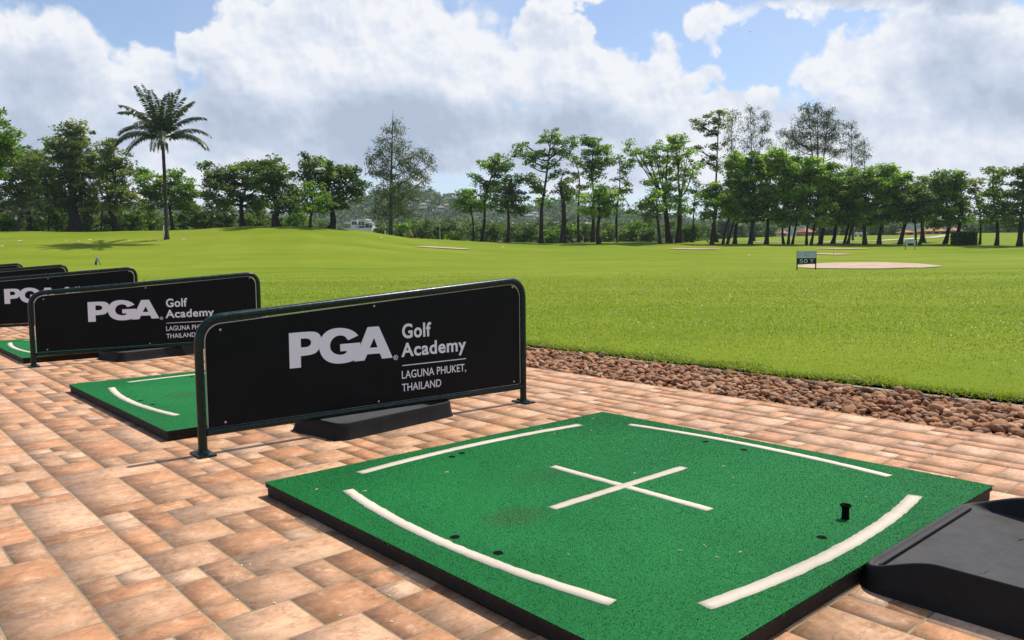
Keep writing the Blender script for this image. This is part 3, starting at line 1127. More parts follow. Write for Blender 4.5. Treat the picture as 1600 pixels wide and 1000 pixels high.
build_tray(-0.113, 0.748, 0.62, 0.36, 'dusty black rubber ball tray in the right foreground corner')
build_tray(-0.30, -1.485, 0.62, 0.33, 'black ball tray showing beneath the front banner', 0.14, high=0.066)
build_tray(-0.26, -4.60, 0.62, 0.33, 'black ball tray showing beneath the second banner', 0.2, high=0.066)


# ------------------------------------------------------------------ banner barriers
M_frame, nt_, out_ = new_mat("green_painted_steel")
g_ = nt_.new('ShaderNodeNewGeometry')
n1_ = nt_.noise(g_.outputs['Position'], 45, 4, 0.65)
col_ = nt_.ramp(n1_, [(0.3, (0.0015, 0.010, 0.0075)), (0.60, (0.003, 0.017, 0.0125)), (0.73, (0.007, 0.027, 0.021))])
n3_ = nt_.noise(g_.outputs['Position'], 75, 3, 0.6)
col_ = nt_.mix(nt_.maprange(n3_, 0.70, 0.74, 0, 0.7), col_, (0.30, 0.30, 0.27))
pbsdf(nt_, out_, col_, nt_.maprange(n1_, 0.3, 0.7, 0.22, 0.40), 0.3, bump=n1_, bump_s=0.15, bump_d=0.003)
M_panel, nt_, out_ = new_mat("black_panel")
g_ = nt_.new('ShaderNodeNewGeometry')
n1_ = nt_.noise(g_.outputs['Position'], 6, 5, 0.65)
pbsdf(nt_, out_, nt_.ramp(n1_, [(0.3, (0.0045, 0.0055, 0.006)), (0.7, (0.007, 0.008, 0.0085))]), nt_.maprange(n1_, 0.3, 0.7, 0.42, 0.55), 0.12)
M_pedge, nt_, out_ = new_mat("panel_edge")
pbsdf(nt_, out_, (0.42, 0.42, 0.40), 0.6, 0.3)
M_letter, nt_, out_ = new_mat("white_vinyl")
pbsdf(nt_, out_, (0.80, 0.80, 0.83), 0.5, 0.4)
M_bolt, nt_, out_ = new_mat("zinc_bolt")
pbsdf(nt_, out_, (0.55, 0.53, 0.5), 0.35, 0.5, metal=0.8)

PGA = [[(0.3318, 0.4137), (0.3799, 0.4144), (0.4231, 0.414), (0.4422, 0.4107), (0.4557, 0.4025), (0.4646, 0.3864), (0.4646, 0.3682), (0.4567, 0.3481), (0.4424, 0.3312), (0.4257, 0.3254), (0.4039, 0.3232), (0.3769, 0.3225), (0.3765, 0.2785), (0.3312, 0.2785)],
       [(0.6241, 0.3843), (0.6068, 0.4016), (0.578, 0.4152), (0.5406, 0.4213), (0.5064, 0.4183), (0.4791, 0.4061), (0.4606, 0.3841), (0.452, 0.3563), (0.4577, 0.3247), (0.4747, 0.2993), (0.5024, 0.2841), (0.5307, 0.2783), (0.5653, 0.2782), (0.5917, 0.2822), (0.6065, 0.2878), (0.6317, 0.3393), (0.6322, 0.3553), (0.5433, 0.3553), (0.5433, 0.3268), (0.5713, 0.3266), (0.5687, 0.3178), (0.5535, 0.3127), (0.5329, 0.314), (0.5126, 0.3226), (0.5017, 0.3366), (0.4987, 0.3499), (0.5015, 0.3654), (0.5121, 0.3803), (0.5283, 0.3891), (0.5483, 0.3908), (0.5655, 0.3853), (0.5784, 0.3685)],
       [(0.6668, 0.4153), (0.7185, 0.4153), (0.7806, 0.2805), (0.7305, 0.2805), (0.7205, 0.3037), (0.6619, 0.3044), (0.6493, 0.2805), (0.6016, 0.2805)]]
PGA_HOLES = {0: [(0.3785, 0.3891), (0.4033, 0.3888), (0.414, 0.385), (0.4203, 0.3778), (0.4211, 0.369), (0.4159, 0.3602), (0.4049, 0.3554), (0.3785, 0.3556)],
             2: [(0.6953, 0.3695), (0.6741, 0.3300), (0.7110, 0.3300)]}


def curve_to_mesh(cu):
    o = bpy.data.objects.new('tmp', cu)
    C.objects.link(o)
    dg = bpy.context.evaluated_depsgraph_get()
    dg.update()
    me = bpy.data.meshes.new_from_object(o.evaluated_get(dg))
    bpy.data.objects.remove(o)
    return me


def poly_letter(outer, holes, z_lift, rounded=False):
    cu = bpy.data.curves.new('letter', 'CURVE')
    cu.dimensions = '2D'
    cu.fill_mode = 'BOTH'
    cu.extrude = 0.0006
    for pts in [outer] + holes:
        sp = cu.splines.new('POLY')
        sp.points.add(len(pts) - 1)
        for p, (x, y) in zip(sp.points, pts):
            p.co = (x, y, 0, 1)
        sp.use_cyclic_u = True
    return curve_to_mesh(cu)


def smooth_loop(pts, hard):
    """Chaikin smoothing that keeps the listed corner indices"""
    out = []
    n = len(pts)
    for i, p in enumerate(pts):
        if i in hard:
            out.append(p)
            continue
        a, b = pts[i - 1], pts[(i + 1) % n]
        out.append((p[0] * .75 + a[0] * .25, p[1] * .75 + a[1] * .25))
        out.append((p[0] * .75 + b[0] * .25, p[1] * .75 + b[1] * .25))
    return out


def text_mesh(body, s0, s1, zb, cap, bold=0.0):
    def mk(b, off):
        cu = bpy.data.curves.new('t', 'FONT')
        cu.body = b
        cu.size = 1.0
        cu.offset = off
        cu.space_character = 1.0 + 3.2 * max(0.0, off)
        cu.extrude = 0.01
        cu.fill_mode = 'BOTH'
        return curve_to_mesh(cu)
    h = mk('H', bold)
    hz = np.empty(len(h.vertices) * 3)
    h.vertices.foreach_get('co', hz)
    hz = hz.reshape(-1, 3)
    me = mk(body, bold)
    v = np.empty(len(me.vertices) * 3)
    me.vertices.foreach_get('co', v)
    v = v.reshape(-1, 3)
    sx = (s1 - s0) / (v[:, 0].max() - v[:, 0].min())
    sy = cap / (hz[:, 1].max() - hz[:, 1].min())
    v2 = np.stack([(v[:, 0] - v[:, 0].min()) * sx + s0, (v[:, 1] - hz[:, 1].min()) * sy + zb, np.where(v[:, 2] > 0, 0.0006, -0.0006)], 1)
    me.vertices.foreach_set('co', v2.ravel())
    me.update()
    return me


def join_meshes(name, items, mat):
    """items: (mesh, lift); the letters lie in x,y and are stood up in x,z facing -y"""
    bm = bmesh.new()
    for me, lift in items:
        b2 = bmesh.new()
        b2.from_mesh(me)
        for v in b2.verts:
            x, y, z = v.co
            v.co = (x, -z - lift, y)
        tmp = bpy.data.meshes.new('tmp')
        b2.to_mesh(tmp)
        b2.free()
        bm.from_mesh(tmp)
        bpy.data.meshes.remove(tmp)
    me = bpy.data.meshes.new(name)
    bm.to_mesh(me)
    bm.free()
    me.materials.append(mat)
    return me


RP = 0.0158
LEN = 1.4956
H1, H2 = 0.482, 0.588


def make_barrier_meshes():
    out = {}
    ms = {}
    # frame: one bent pipe, left post - sloping top - right post
    Lc = LEN
    pts = [(0, 0, 0.006), (0, 0, 0.12)]
    sl = (H2 - H1) / Lc
    rc = 0.085
    P0, P1 = Vector((0, 0, H1)), Vector((Lc, 0, H2))
    d = (P1 - P0).normalized()

    def corner(p, din, dout):
        a, b = p - din * rc, p + dout * rc
        res = []
        for k in range(9):
            t = k / 8
            res.append(((1 - t) ** 2) * a + 2 * t * (1 - t) * (p * 0.92 + (a + b) * 0.04) + t * t * b)
        return res
    up = Vector((0, 0, 1))
    pts += corner(P0, up, d)
    pts += corner(P1, d, -up)
    pts += [Vector((Lc, 0, 0.12)), Vector((Lc, 0, 0.006))]
    bm = bmesh.new()
    tube(bm, pts, RP, 14)
    bmesh.ops.recalc_face_normals(bm, faces=bm.faces)
    ms['frame'] = (bm, M_frame)
    bm = bmesh.new()
    tube(bm, [(RP * 0.9, 0, 0.079), (Lc - RP * 0.9, 0, 0.079)], 0.0135, 12)
    ms['bottom_rail'] = (bm, M_frame)
    # panel with rounded corners
    g0 = RP + 0.0035
    prof = []
    zl, zr = H1 - g0, H2 - g0

    def rc_pts(cx, cz, r, a0, a1):
        return [(cx + r * math.cos(math.radians(a0 + (a1 - a0) * k / 8)), cz + r * math.sin(math.radians(a0 + (a1 - a0) * k / 8))) for k in range(9)]
    x0, x1 = g0, Lc - g0
    zb = 0.079 + 0.0145
    ztop = lambda x: H1 + sl * x - g0
    r = 0.062
    prof = [(x0, zb), (x1, zb)]
    prof += rc_pts(x1 - r, ztop(x1) - r, r, 0, 90)
    prof += rc_pts(x0 + r, ztop(x0 + r) - r, r, 90, 180)
    bm = bmesh.new()
    t = 0.002
    f_ = [bm.verts.new((x, -t, z)) for x, z in prof]
    b_ = [bm.verts.new((x, t, z)) for x, z in prof]
    bm.faces.new(f_)
    bm.faces.new(b_[::-1])
    for k in range(len(prof)):
        q = bm.faces.new((f_[k], f_[(k + 1) % len(prof)], b_[(k + 1) % len(prof)], b_[k]))
        q.material_index = 1
    # pale cut edge showing round the front face
    cx_, cz_ = Lc / 2, (H1 + H2) / 4
    for ring in range(1):
        inn = [(x + (0.0028 if x < cx_ else -0.0028), z + (0.0028 if z < zb + 0.05 else -0.0028)) for x, z in prof]
        o_ = [bm.verts.new((x, -t - 0.0006, z)) for x, z in prof]
        i_ = [bm.verts.new((x, -t - 0.0006, z)) for x, z in inn]
        for k in range(len(prof)):
            if k == 0:
                continue
            q = bm.faces.new((o_[k], o_[(k + 1) % len(prof)], i_[(k + 1) % len(prof)], i_[k]))
            q.material_index = 1
    ms['panel'] = (bm, [M_panel, M_pedge])
    # feet
    for nm, x in (('foot_plate', 0.0), ('foot_plate.r', Lc)):
        bm = bmesh.new()
        box(bm, (x, 0, 0.004), (0.062, 0.105, 0.008), 0.0015)
        tube(bm, [(x, 0, 0.008), (x, 0, 0.020)], [RP + 0.006, RP + 0.001], 14)
        for s in (-1, 1):
            tube(bm, [(x, s * 0.038, 0.008), (x, s * 0.038, 0.014)], 0.007, 6)
        ms[nm] = (bm, M_frame)
    res = {}
    for nm, (bm, mt) in ms.items():
        me = bpy.data.meshes.new(nm.split('.')[0])
        bmesh.ops.recalc_face_normals(bm, faces=bm.faces)
        bm.to_mesh(me)
        bm.free()
        if nm in ('frame', 'bottom_rail') or nm.startswith('foot'):
            me.shade_smooth()
            me.set_sharp_from_angle(angle=math.radians(42))
        for m in (mt if isinstance(mt, list) else [mt]):
            me.materials.append(m)
        res[nm] = me
    # lettering: each line of writing a part
    lift = 0.0042
    P_ = smooth_loop(PGA[0], {0, 1, 11, 12, 13})
    G_ = smooth_loop(PGA[1], {0, 14, 15, 16, 17, 18, 19, 31})
    Ph = smooth_loop(PGA_HOLES[0], {0, 7})
    items = [(poly_letter(P_, [Ph], 0), lift), (poly_letter(G_, [], 0), lift + 0.0003), (poly_letter(PGA[2], [PGA_HOLES[2]], 0), lift + 0.0006)]
    # registered mark: a ring with an R
    cx, cz, ro = 0.796, 0.2795, 0.0105
    ring = [(cx + ro * math.cos(2 * math.pi * k / 28), cz + ro * math.sin(2 * math.pi * k / 28)) for k in range(28)]
    hole = [(cx + ro * .8 * math.cos(2 * math.pi * k / 28), cz + ro * .8 * math.sin(2 * math.pi * k / 28)) for k in range(28)]
    items.append((poly_letter(ring, [hole], 0), lift))
    items.append((text_mesh('R', cx - 0.0044, cx + 0.005, cz - 0.0055, 0.011, 0.02), lift))
    res['logo'] = join_meshes('logo', items, M_letter)
    res['lettering'] = join_meshes('lettering', [(text_mesh('Golf', 0.830, 0.974, 0.3565, 0.061, 0.024), lift),
                                                (text_mesh('Academy', 0.823, 1.159, 0.2785, 0.0585, 0.022), lift)], M_letter)
    line = [(0.827, 0.2405), (1.158, 0.2405), (1.158, 0.2440), (0.827, 0.2440)]
    res['place_lettering'] = join_meshes('place_lettering', [(text_mesh('LAGUNA PHUKET,', 0.824, 1.157, 0.1865, 0.0330, 0.004), lift),
                                                            (text_mesh('THAILAND', 0.823, 1.022, 0.1320, 0.0325, 0.004), lift),
                                                            (poly_letter(line, [], 0), lift)], M_letter)
    bm = bmesh.new()
    bmesh.ops.create_uvsphere(bm, u_segments=10, v_segments=6, radius=0.0048)
    for v in bm.verts:
        v.co.y *= 0.5
    me = bpy.data.meshes.new('bolt')
    bm.to_mesh(me)
    bm.free()
    me.shade_smooth()
    me.materials.append(M_bolt)
    res['bolt'] = me
    return res


BM = make_barrier_meshes()
BOLTS = [(0.076, 0.444), (0.70, 0.500), (1.432, 0.553), (0.082, 0.108), (0.711, 0.104), (1.435, 0.108)]


def build_barrier(P, th, zs, label):
    root = empty('banner_barrier', (P[0], P[1], 0), th)
    root.scale = (1, 1, zs)
    root['label'], root['category'], root['group'] = label, 'banner barrier', 'black banner barriers between the bays'
    for nm in ('frame', 'bottom_rail', 'panel', 'foot_plate', 'foot_plate.r', 'logo', 'lettering', 'place_lettering'):
        link(bpy.data.objects.new(nm.split('.')[0], BM[nm]), root)
    for x, z in BOLTS:
        b = link(bpy.data.objects.new('bolt', BM['bolt']), root)
        b.location = (x, -0.004, z)
    return root


build_barrier((-1.1053, 2.7192), 0.6876, 1.0, 'front and largest black banner on a green pipe frame, its writing wholly clear')
build_barrier((-3.163, 5.089), 0.62, 1.0, 'second black banner on a green pipe frame, lettering cut off by the front banner')
build_barrier((-5.10, 7.19), 0.66, 1.05, 'third black banner back, only upper lettering seen above the second')
build_barrier((-7.09, 9.42), 0.66, 1.09, 'fourth black banner back, only its plain top edge and corner visible')
build_barrier((-9.09, 11.66), 0.66, 1.12, 'fifth and farthest black banner, a sliver at the left photo edge')


# ------------------------------------------------------------------ foliage
def leaf_material(name, ramp, transl=0.48, rough=0.5, patch=0.35):
    m, nt, out = new_mat(name)
    rnd = nt.attr('rnd', 'Fac')
    geo = nt.new('ShaderNodeNewGeometry')
    base = nt.ramp(rnd, ramp)
    pat = nt.ramp(nt.noise(geo.outputs['Position'], patch, 4, 0.6), [(0.32, (0.62, 0.66, 0.62)), (0.68, (1.28, 1.22, 1.1))])
    col = nt.mix(1.0, base, pat, 'MULTIPLY')
    p = nt.new('ShaderNodeBsdfPrincipled')
    nt.put(p.inputs['Base Color'], col)
    p.inputs['Roughness'].default_value = rough
    p.inputs['Specular IOR Level'].default_value = 0.35
    tr = nt.new('ShaderNodeBsdfTranslucent')
    nt.put(tr.inputs[0], nt.mix(1.0, col, (1.25, 1.35, 0.5), 'MULTIPLY'))
    mx = nt.new('ShaderNodeMixShader')
    mx.inputs[0].default_value = transl
    nt.l.new(p.outputs[0], mx.inputs[1])
    nt.l.new(tr.outputs[0], mx.inputs[2])
    nt.l.new(mx.outputs[0], out.inputs[0])
    return m


LEAF = {
    'dark': leaf_material("leaves_dark", [(0.0, (0.0475, 0.0865, 0.0254)), (0.5, (0.1016, 0.1662, 0.0414)), (0.85, (0.1864, 0.2660, 0.0635)), (1.0, (0.3386, 0.3658, 0.1269))]),
    'olive': leaf_material("leaves_olive", [(0.0, (0.0651, 0.0967, 0.0330)), (0.5, (0.1368, 0.1900, 0.0548)), (0.85, (0.2440, 0.2936, 0.0880)), (1.0, (0.4557, 0.3798, 0.1648))]),
    'green': leaf_material("leaves_green", [(0.0, (0.0618, 0.1234, 0.0243)), (0.5, (0.1392, 0.2471, 0.0364)), (0.85, (0.2707, 0.4117, 0.0609)), (1.0, (0.4642, 0.5490, 0.1217))]),
    'bright': leaf_material("leaves_bright", [(0.0, (0.0796, 0.1604, 0.0227)), (0.5, (0.1880, 0.3208, 0.0398)), (0.85, (0.3615, 0.5133, 0.0626)), (1.0, (0.5425, 0.6416, 0.1137))]),
    'grey': leaf_material("needles_grey", [(0.0, (0.0539, 0.0773, 0.0393)), (0.5, (0.1060, 0.1443, 0.0716)), (0.85, (0.1637, 0.2114, 0.1038)), (1.0, (0.2502, 0.2578, 0.1431))], transl=0.2),
    'cas': leaf_material("needles_olive", [(0.0, (0.0592, 0.0887, 0.0299)), (0.5, (0.1223, 0.1627, 0.0508)), (0.85, (0.1972, 0.2343, 0.0822)), (1.0, (0.2959, 0.2959, 0.1344))], transl=0.25),
    'palm': leaf_material("palm_leaflets", [(0.0, (0.0192, 0.0383, 0.0155)), (0.5, (0.0415, 0.0703, 0.0248)), (0.85, (0.0830, 0.1149, 0.0403)), (1.0, (0.1756, 0.1756, 0.0776))], transl=0.2, rough=0.38),
    'far': leaf_material("leaves_far", [(0.0, (0.0418, 0.0790, 0.0279)), (0.5, (0.0883, 0.1442, 0.0465)), (0.85, (0.1512, 0.2209, 0.0698)), (1.0, (0.2325, 0.2325, 0.1162))]),
}


def bark(name, c0, c1):
    m, nt, out = new_mat(name)
    geo = nt.new('ShaderNodeNewGeometry')
    mp = nt.new('ShaderNodeMapping')
    mp.inputs['Scale'].default_value = (6, 6, 1.2)
    nt.l.new(geo.outputs['Position'], mp.inputs[0])
    nn = nt.noise(mp.outputs[0], 1.0, 5, 0.65)
    pbsdf(nt, out, nt.ramp(nn, [(0.3, c0), (0.7, c1)]), 0.9, 0.2, bump=nn, bump_s=0.6, bump_d=0.08)
    return m


BARK = bark("bark_dark", (0.020, 0.016, 0.012), (0.060, 0.048, 0.036))
BARK_G = bark("bark_grey", (0.045, 0.040, 0.034), (0.13, 0.115, 0.10))
BARK_P = bark("bark_palm", (0.022, 0.018, 0.014), (0.075, 0.062, 0.050))


def cards(pts, size, aspect=1.6, up=0.45, jitter=0.35, r=None):
    """leaf shaped quads around the given points (diamond outline)"""
    r = r or rng
    n = len(pts)
    nrm = r.normal(0, 1, (n, 3))
    nrm[:, 2] = np.abs(nrm[:, 2]) + up
    nrm /= np.linalg.norm(nrm, axis=1)[:, None]
    t = r.normal(0, 1, (n, 3))
    t -= nrm * (t * nrm).sum(1)[:, None]
    t /= np.linalg.norm(t, axis=1)[:, None] + 1e-9
    b = np.cross(nrm, t)
    s = size * r.uniform(1 - jitter, 1 + jitter, n)[:, None]
    L, W_ = t * s * 0.5, b * s * 0.5 / aspect
    V = np.stack([pts - L, pts + W_ * 1.0 - L * 0.1, pts + L, pts - W_ * 1.0 - L * 0.1], 1)
    return V.reshape(-1, 3)


def leaf_obj(name, V, mat, parent=None, rnd=None):
    n = len(V) // 4
    Fq = np.arange(n * 4).reshape(-1, 4)
    if rnd is None:
        rnd = rng.beta(2, 2.2, n)
    return mesh_np(name, V, [Fq], mat, parent, attrs={'rnd': ('FLOAT', 'POINT', np.repeat(rnd, 4))})


def lobes_to_points(lobes, per_m2, sub_r, dens_sub):
    """lobes: list of (centre xyz, rx, ry_depth, rz). Leaves sit in many small sprays spread through each lobe's volume."""
    pts, rn = [], []
    for c, rx, rd, rz in lobes:
        area = math.pi * rx * rz
        ns = max(3, int(area * per_m2))
        q = rng.normal(0, 1, (ns, 3))
        q /= np.linalg.norm(q, axis=1)[:, None]
        q *= (rng.random(ns) ** 0.42)[:, None]
        sc = np.array(c) + q * np.array([rx, rd, rz])
        k = dens_sub
        sr = sub_r * rng.uniform(0.6, 1.3, ns)
        o = rng.normal(0, 1, (ns, k, 3))
        o /= np.linalg.norm(o, axis=2)[..., None]
        o *= (rng.random((ns, k)) ** 0.5)[..., None]
        o *= sr[:, None, None] * np.array([1.15, 1.15, 0.55])
        p = sc[:, None, :] + o
        pts.append(p.reshape(-1, 3))
        tone = np.clip(rng.normal(0.5, 0.20, ns), 0.03, 0.97)
        rn.append(np.clip(tone[:, None] + rng.normal(0, 0.14, (ns, k)), 0, 1).ravel())
    return np.concatenate(pts), np.concatenate(rn)


def limb_path(a, b, sag, n=6, wob=0.0):
    a, b = np.array(a, float), np.array(b, float)
    out = []
    side = rng.normal(0, 1, 3) * wob
    for i in range(n):
        t = i / (n - 1)
        p = a * (1 - t) + b * t
        p = p + np.array([0, 0, sag * math.sin(math.pi * t)]) + side * math.sin(math.pi * t)
        out.append(p)
    return out


def build_tree(name, base_px, d, lobes_px, leaf, label, trunk_r=0.22, fork=None, leaf_size=0.30, per_m2=3.0, sub=0.66, k=34,
               bark_m=None, group=None, cat='tree', stems=1, lean=0.0, limb_r=0.09, top_px=None, deep=1.0):
    base = ground_at(base_px, d)
    root = empty(name, base)
    root['label'], root['category'] = label, cat
    if group:
        root['group'] = group
    m_px = d / 1216.0
    lobes = []
    for (lx, ly, rx, ry) in lobes_px:
        dd = d + rng.uniform(-0.6, 0.6) * max(rx, ry) * m_px * 1.1 * deep
        c = at(lx, ly, dd)
        rxm, rzm = rx * m_px, ry * m_px
        lobes.append((c - base, rxm, (0.75 * rxm + 0.25 * rzm) * deep + 0.2, rzm))
    pts, rn = lobes_to_points(lobes, per_m2 * 1.5, sub, int(k * 1.35))
    V = cards(pts, leaf_size * 1.15)
    # trunk with limbs to every lobe
    zs = sorted(c[2] - rz for c, _, _, rz in lobes)
    xs = np.average([c[0] for c, *_ in lobes], weights=[rx * rz for _, rx, _, rz in lobes])
    zf = fork if fork is not None else max(1.2, zs[0] + 0.35 * (np.median(zs) - zs[0]))
    bm = bmesh.new()
    forks = []
    for s in range(stems):
        ox = (s - (stems - 1) / 2) * trunk_r * 3.2
        fx = np.array([ox * 1.6 + 0.3 * xs + lean, rng.uniform(-.2, .2), zf])
        bs = np.array([ox, 0, -0.25])
        path = limb_path(bs, fx, 0, 7, 0.12)
        rad = [trunk_r * (1.45 - 0.2 * i) if i < 2 else trunk_r * (1.08 - 0.07 * i) for i in range(7)]
        tube(bm, path, rad, 9)
        forks.append((fx, rad[-1]))
    if top_px is None and stems == 1:
        hi = max(lobes, key=lambda q: q[0][2] - 0.35 * abs(q[0][0] - forks[0][0][0]))
        tp = np.array(hi[0])
    elif top_px is not None:
        tp = at(top_px[0], top_px[1], d) - base
    else:
        tp = None
    if tp is not None:
        f0 = forks[0]
        tube(bm, limb_path(f0[0], tp, 0, 8, 0.25), list(np.linspace(f0[1], 0.03, 8)), 7)
    for c, rx, rd, rz in lobes:
        fx, fr = min(forks, key=lambda f: abs(f[0][0] - c[0]))
        st = fx
        if tp is not None:
            t = np.clip((c[2] - 0.6 * abs(c[0] - fx[0]) - fx[2]) / max(0.1, tp[2] - fx[2]), 0, 0.93)
            st = fx + (tp - fx) * t
        r0 = min(fr * 0.72, limb_r * (1 + 0.12 * rx))
        end = np.array(c) + np.array([0, 0, 0.15 * rz])
        path = limb_path(st, end, -0.04 * np.linalg.norm(end - st), 6, 0.12)
        tube(bm, path, list(np.linspace(r0, 0.03, 6)), 6)
        for _ in range(4):
            e2 = np.array(c) + rng.normal(0, 0.55, 3) * np.array([rx, rd, rz])
            tube(bm, limb_path(path[3], e2, 0.05, 4, 0.08), [r0 * 0.35, r0 * 0.25, 0.02, 0.012], 5)
    bm_obj('trunk', bm, bark_m or BARK, root, smooth=True)
    leaf_obj('crown', V, LEAF[leaf], root, rn)
    return root


def frond(base, az_, el_, length, droop, n_leaf, leaf_len, leaf_w, r=None):
    """one feather palm frond: returns rachis points and leaflet quads"""
    dirh = np.array([math.cos(az_), math.sin(az_), 0])
    p = np.array(base, float)
    e = el_
    pts = [p.copy()]
    ns = 14
    for i in range(ns):
        st = length / ns
        p = p + st * (dirh * math.cos(e) + np.array([0, 0, math.sin(e)]))
        e -= droop / ns * (0.5 + 1.3 * i / ns)
        pts.append(p.copy())
    pts = np.array(pts)
    side = np.array([-dirh[1], dirh[0], 0])
    quads = []
    for j in range(n_leaf):
        t = 0.12 + 0.88 * j / (n_leaf - 1)
        f = t * ns
        i = min(int(f), ns - 1)
        q = pts[i] + (pts[i + 1] - pts[i]) * (f - i)
        tan = pts[i + 1] - pts[i]
        tan = tan / np.linalg.norm(tan)
        L = leaf_len * (0.35 + 0.65 * math.sin(math.pi * min(1, 0.12 + 0.86 * t)) ** 0.7)
        for s in (-1, 1):
            dv = side * s * 0.72 + tan * 0.55 + np.array([0, 0, rng.uniform(-0.65, -0.1)])
            dv /= np.linalg.norm(dv)
            tip = q + dv * L * rng.uniform(0.85, 1.1) + np.array([0, 0, -0.18 * L])
            mid = q + dv * L * 0.55
            wv = tan * leaf_w
            quads.append([q, mid + wv, tip, mid - wv])
    return pts, np.array(quads).reshape(-1, 3)


def build_palm(name, base_px, d, crown_px, crown_y, n_fronds, flen, label, trunk_r=0.2, leaf_len=0.62, fr_spec=None, group=None, nl=62):
    base = ground_at(base_px, d)
    root = empty(name, base)
    root['label'], root['category'] = label, 'palm'
    if group:
        root['group'] = group
    top = at(crown_px, crown_y, d) - base
    bm = bmesh.new()
    n = 22
    path = limb_path((0, 0, -0.2), top, 0, n, 0.06)
    rad = [trunk_r * (1.7 if i == 0 else 1.35 if i == 1 else 1.0 + 0.07 * (i % 2) - 0.22 * i / n) for i in range(n)]
    tube(bm, path, rad, 10)
    bm_obj('trunk', bm, BARK_P, root, smooth=True)
    bm = bmesh.new()
    Q = []
    spec = fr_spec or [(2.4 * i, 1.25 - 1.35 * (i / n_fronds), 1.3) for i in range(n_fronds)]
    for a, e, dr in spec:
        st = top + np.array([0.1 * math.cos(a), 0.1 * math.sin(a), rng.uniform(-0.15, 0.3)])
        pts, q = frond(st, a + rng.uniform(-.08, .08), e, flen * rng.uniform(0.9, 1.06), dr, nl, leaf_len, 0.042 * flen / 3.6)
        tube(bm, pts, list(np.linspace(0.045, 0.012, len(pts))), 5)
        Q.append(q)
    bm_obj('frond_stalk', bm, BARK_P, root, smooth=True)
    leaf_obj('frond', np.concatenate(Q), LEAF['palm'], root)
    return root


# ---- the tall palm on the left
PD = 72.0
fr = []
for a, e, dr in [(0.1, 0.62, 1.35), (-0.2, 0.28, 1.35), (0.35, 0.95, 1.15), (3.0, 0.66, 1.45), (3.35, 0.45, 1.4), (2.8, 0.24, 1.25), (2.6, 1.05, 1.0), (3.5, 1.12, 1.0),
                 (1.57, 1.40, 0.4), (4.7, 1.36, 0.5), (1.0, 1.25, .55), (4.2, 1.28, .55), (5.4, 1.25, .55), (2.0, 1.22, .6), (5.9, 1.1, .9), (4.5, 0.75, 1.5), (1.5, 0.75, 1.5),
                 (3.2, 1.42, 0.35), (0.0, 1.36, 0.4), (2.9, 1.3, 0.5), (2.2, 0.5, 1.5), (0.9, 0.5, 1.5), (5.1, 0.4, 1.5), (4.0, 0.35, 1.5), (0.3, 1.2, 0.7), (3.0, 1.0, 1.2)]:
    fr.append((a, e, dr))
palm = build_palm('palm_tree', 262, PD, 254, 216, 24, 4.7, 'tall feather palm standing alone in front of the left trees', trunk_r=0.17, leaf_len=0.75, fr_spec=fr)
# dry skirt and fruit stalks beneath the palm's crown
bm = bmesh.new()
topv = at(254, 222, PD) - np.array(palm.location)
for i in range(14):
    a = i * 2.4
    p0 = topv + np.array([0.15 * math.cos(a), 0.15 * math.sin(a), 0.1])
    tube(bm, [p0, p0 + np.array([0.25 * math.cos(a), 0.25 * math.sin(a), -0.25]), p0 + np.array([0.30 * math.cos(a), 0.30 * math.sin(a), -rng.uniform(0.7, 1.3)])], [0.07, 0.06, 0.02], 5)
bm_obj('dry_sheath', bm, bark("dry_palm", (0.10, 0.06, 0.03), (0.26, 0.17, 0.09)), palm, smooth=True)

T = build_tree
# ---- left trees
T('broadleaf_tree', -28, 70, [(8, 214, 26, 14), (-5, 232, 30, 20), (16, 238, 20, 14), (-30, 200, 34, 24), (-2, 172, 9, 7), (-40, 250, 40, 30), (-8, 262, 22, 16)], 'green',
  'broad green tree reaching in past the left photo edge', trunk_r=0.3, leaf_size=0.26)
T('broadleaf_tree', 50, 92, [(35, 250, 30, 26), (58, 262, 28, 24), (22, 272, 24, 18), (66, 288, 26, 18), (40, 298, 30, 18), (14, 300, 20, 14), (58, 316, 26, 11), (26, 318, 24, 11)], 'olive',
  'low dense olive tree left of the tallest left tree', trunk_r=0.3, leaf_size=0.26)
T('broadleaf_tree', 118, 88, [(117, 202, 26, 14), (104, 220, 28, 14), (126, 232, 24, 18), (96, 240, 26, 18), (118, 252, 34, 20), (88, 268, 30, 22), (134, 275, 28, 22), (104, 292, 36, 20), (146, 256, 18, 14), (74, 300, 26, 14), (136, 300, 22, 14), (108, 318, 26, 12), (84, 322, 26, 11), (140, 320, 22, 11)],
  'olive', 'tallest rounded olive-leaved tree, left of the palm', trunk_r=0.75, leaf_size=0.25, limb_r=0.2, fork=2.6)
T('broadleaf_tree', 190, 86, [(174, 226, 19, 12), (178, 244, 22, 15), (188, 258, 18, 12), (165, 268, 22, 16), (196, 272, 13, 9), (176, 285, 24, 15), (196, 300, 20, 13), (172, 304, 22, 13), (182, 322, 22, 10), (206, 316, 16, 10)], 'olive',
  'olive-leaved tree just left of the palm, with a leaning trunk', trunk_r=0.3, leaf_size=0.25, lean=-1.2)
T('broadleaf_tree', 272, 92, [(222, 274, 15, 11), (240, 286, 22, 14), (274, 278, 24, 13), (292, 294, 22, 13), (258, 298, 30, 16), (304, 306, 12, 8), (228, 304, 18, 13), (280, 312, 28, 12), (240, 320, 24, 10), (292, 324, 22, 9)], 'green',
  'small round green tree directly behind the tall palm trunk', trunk_r=0.2, leaf_size=0.26)
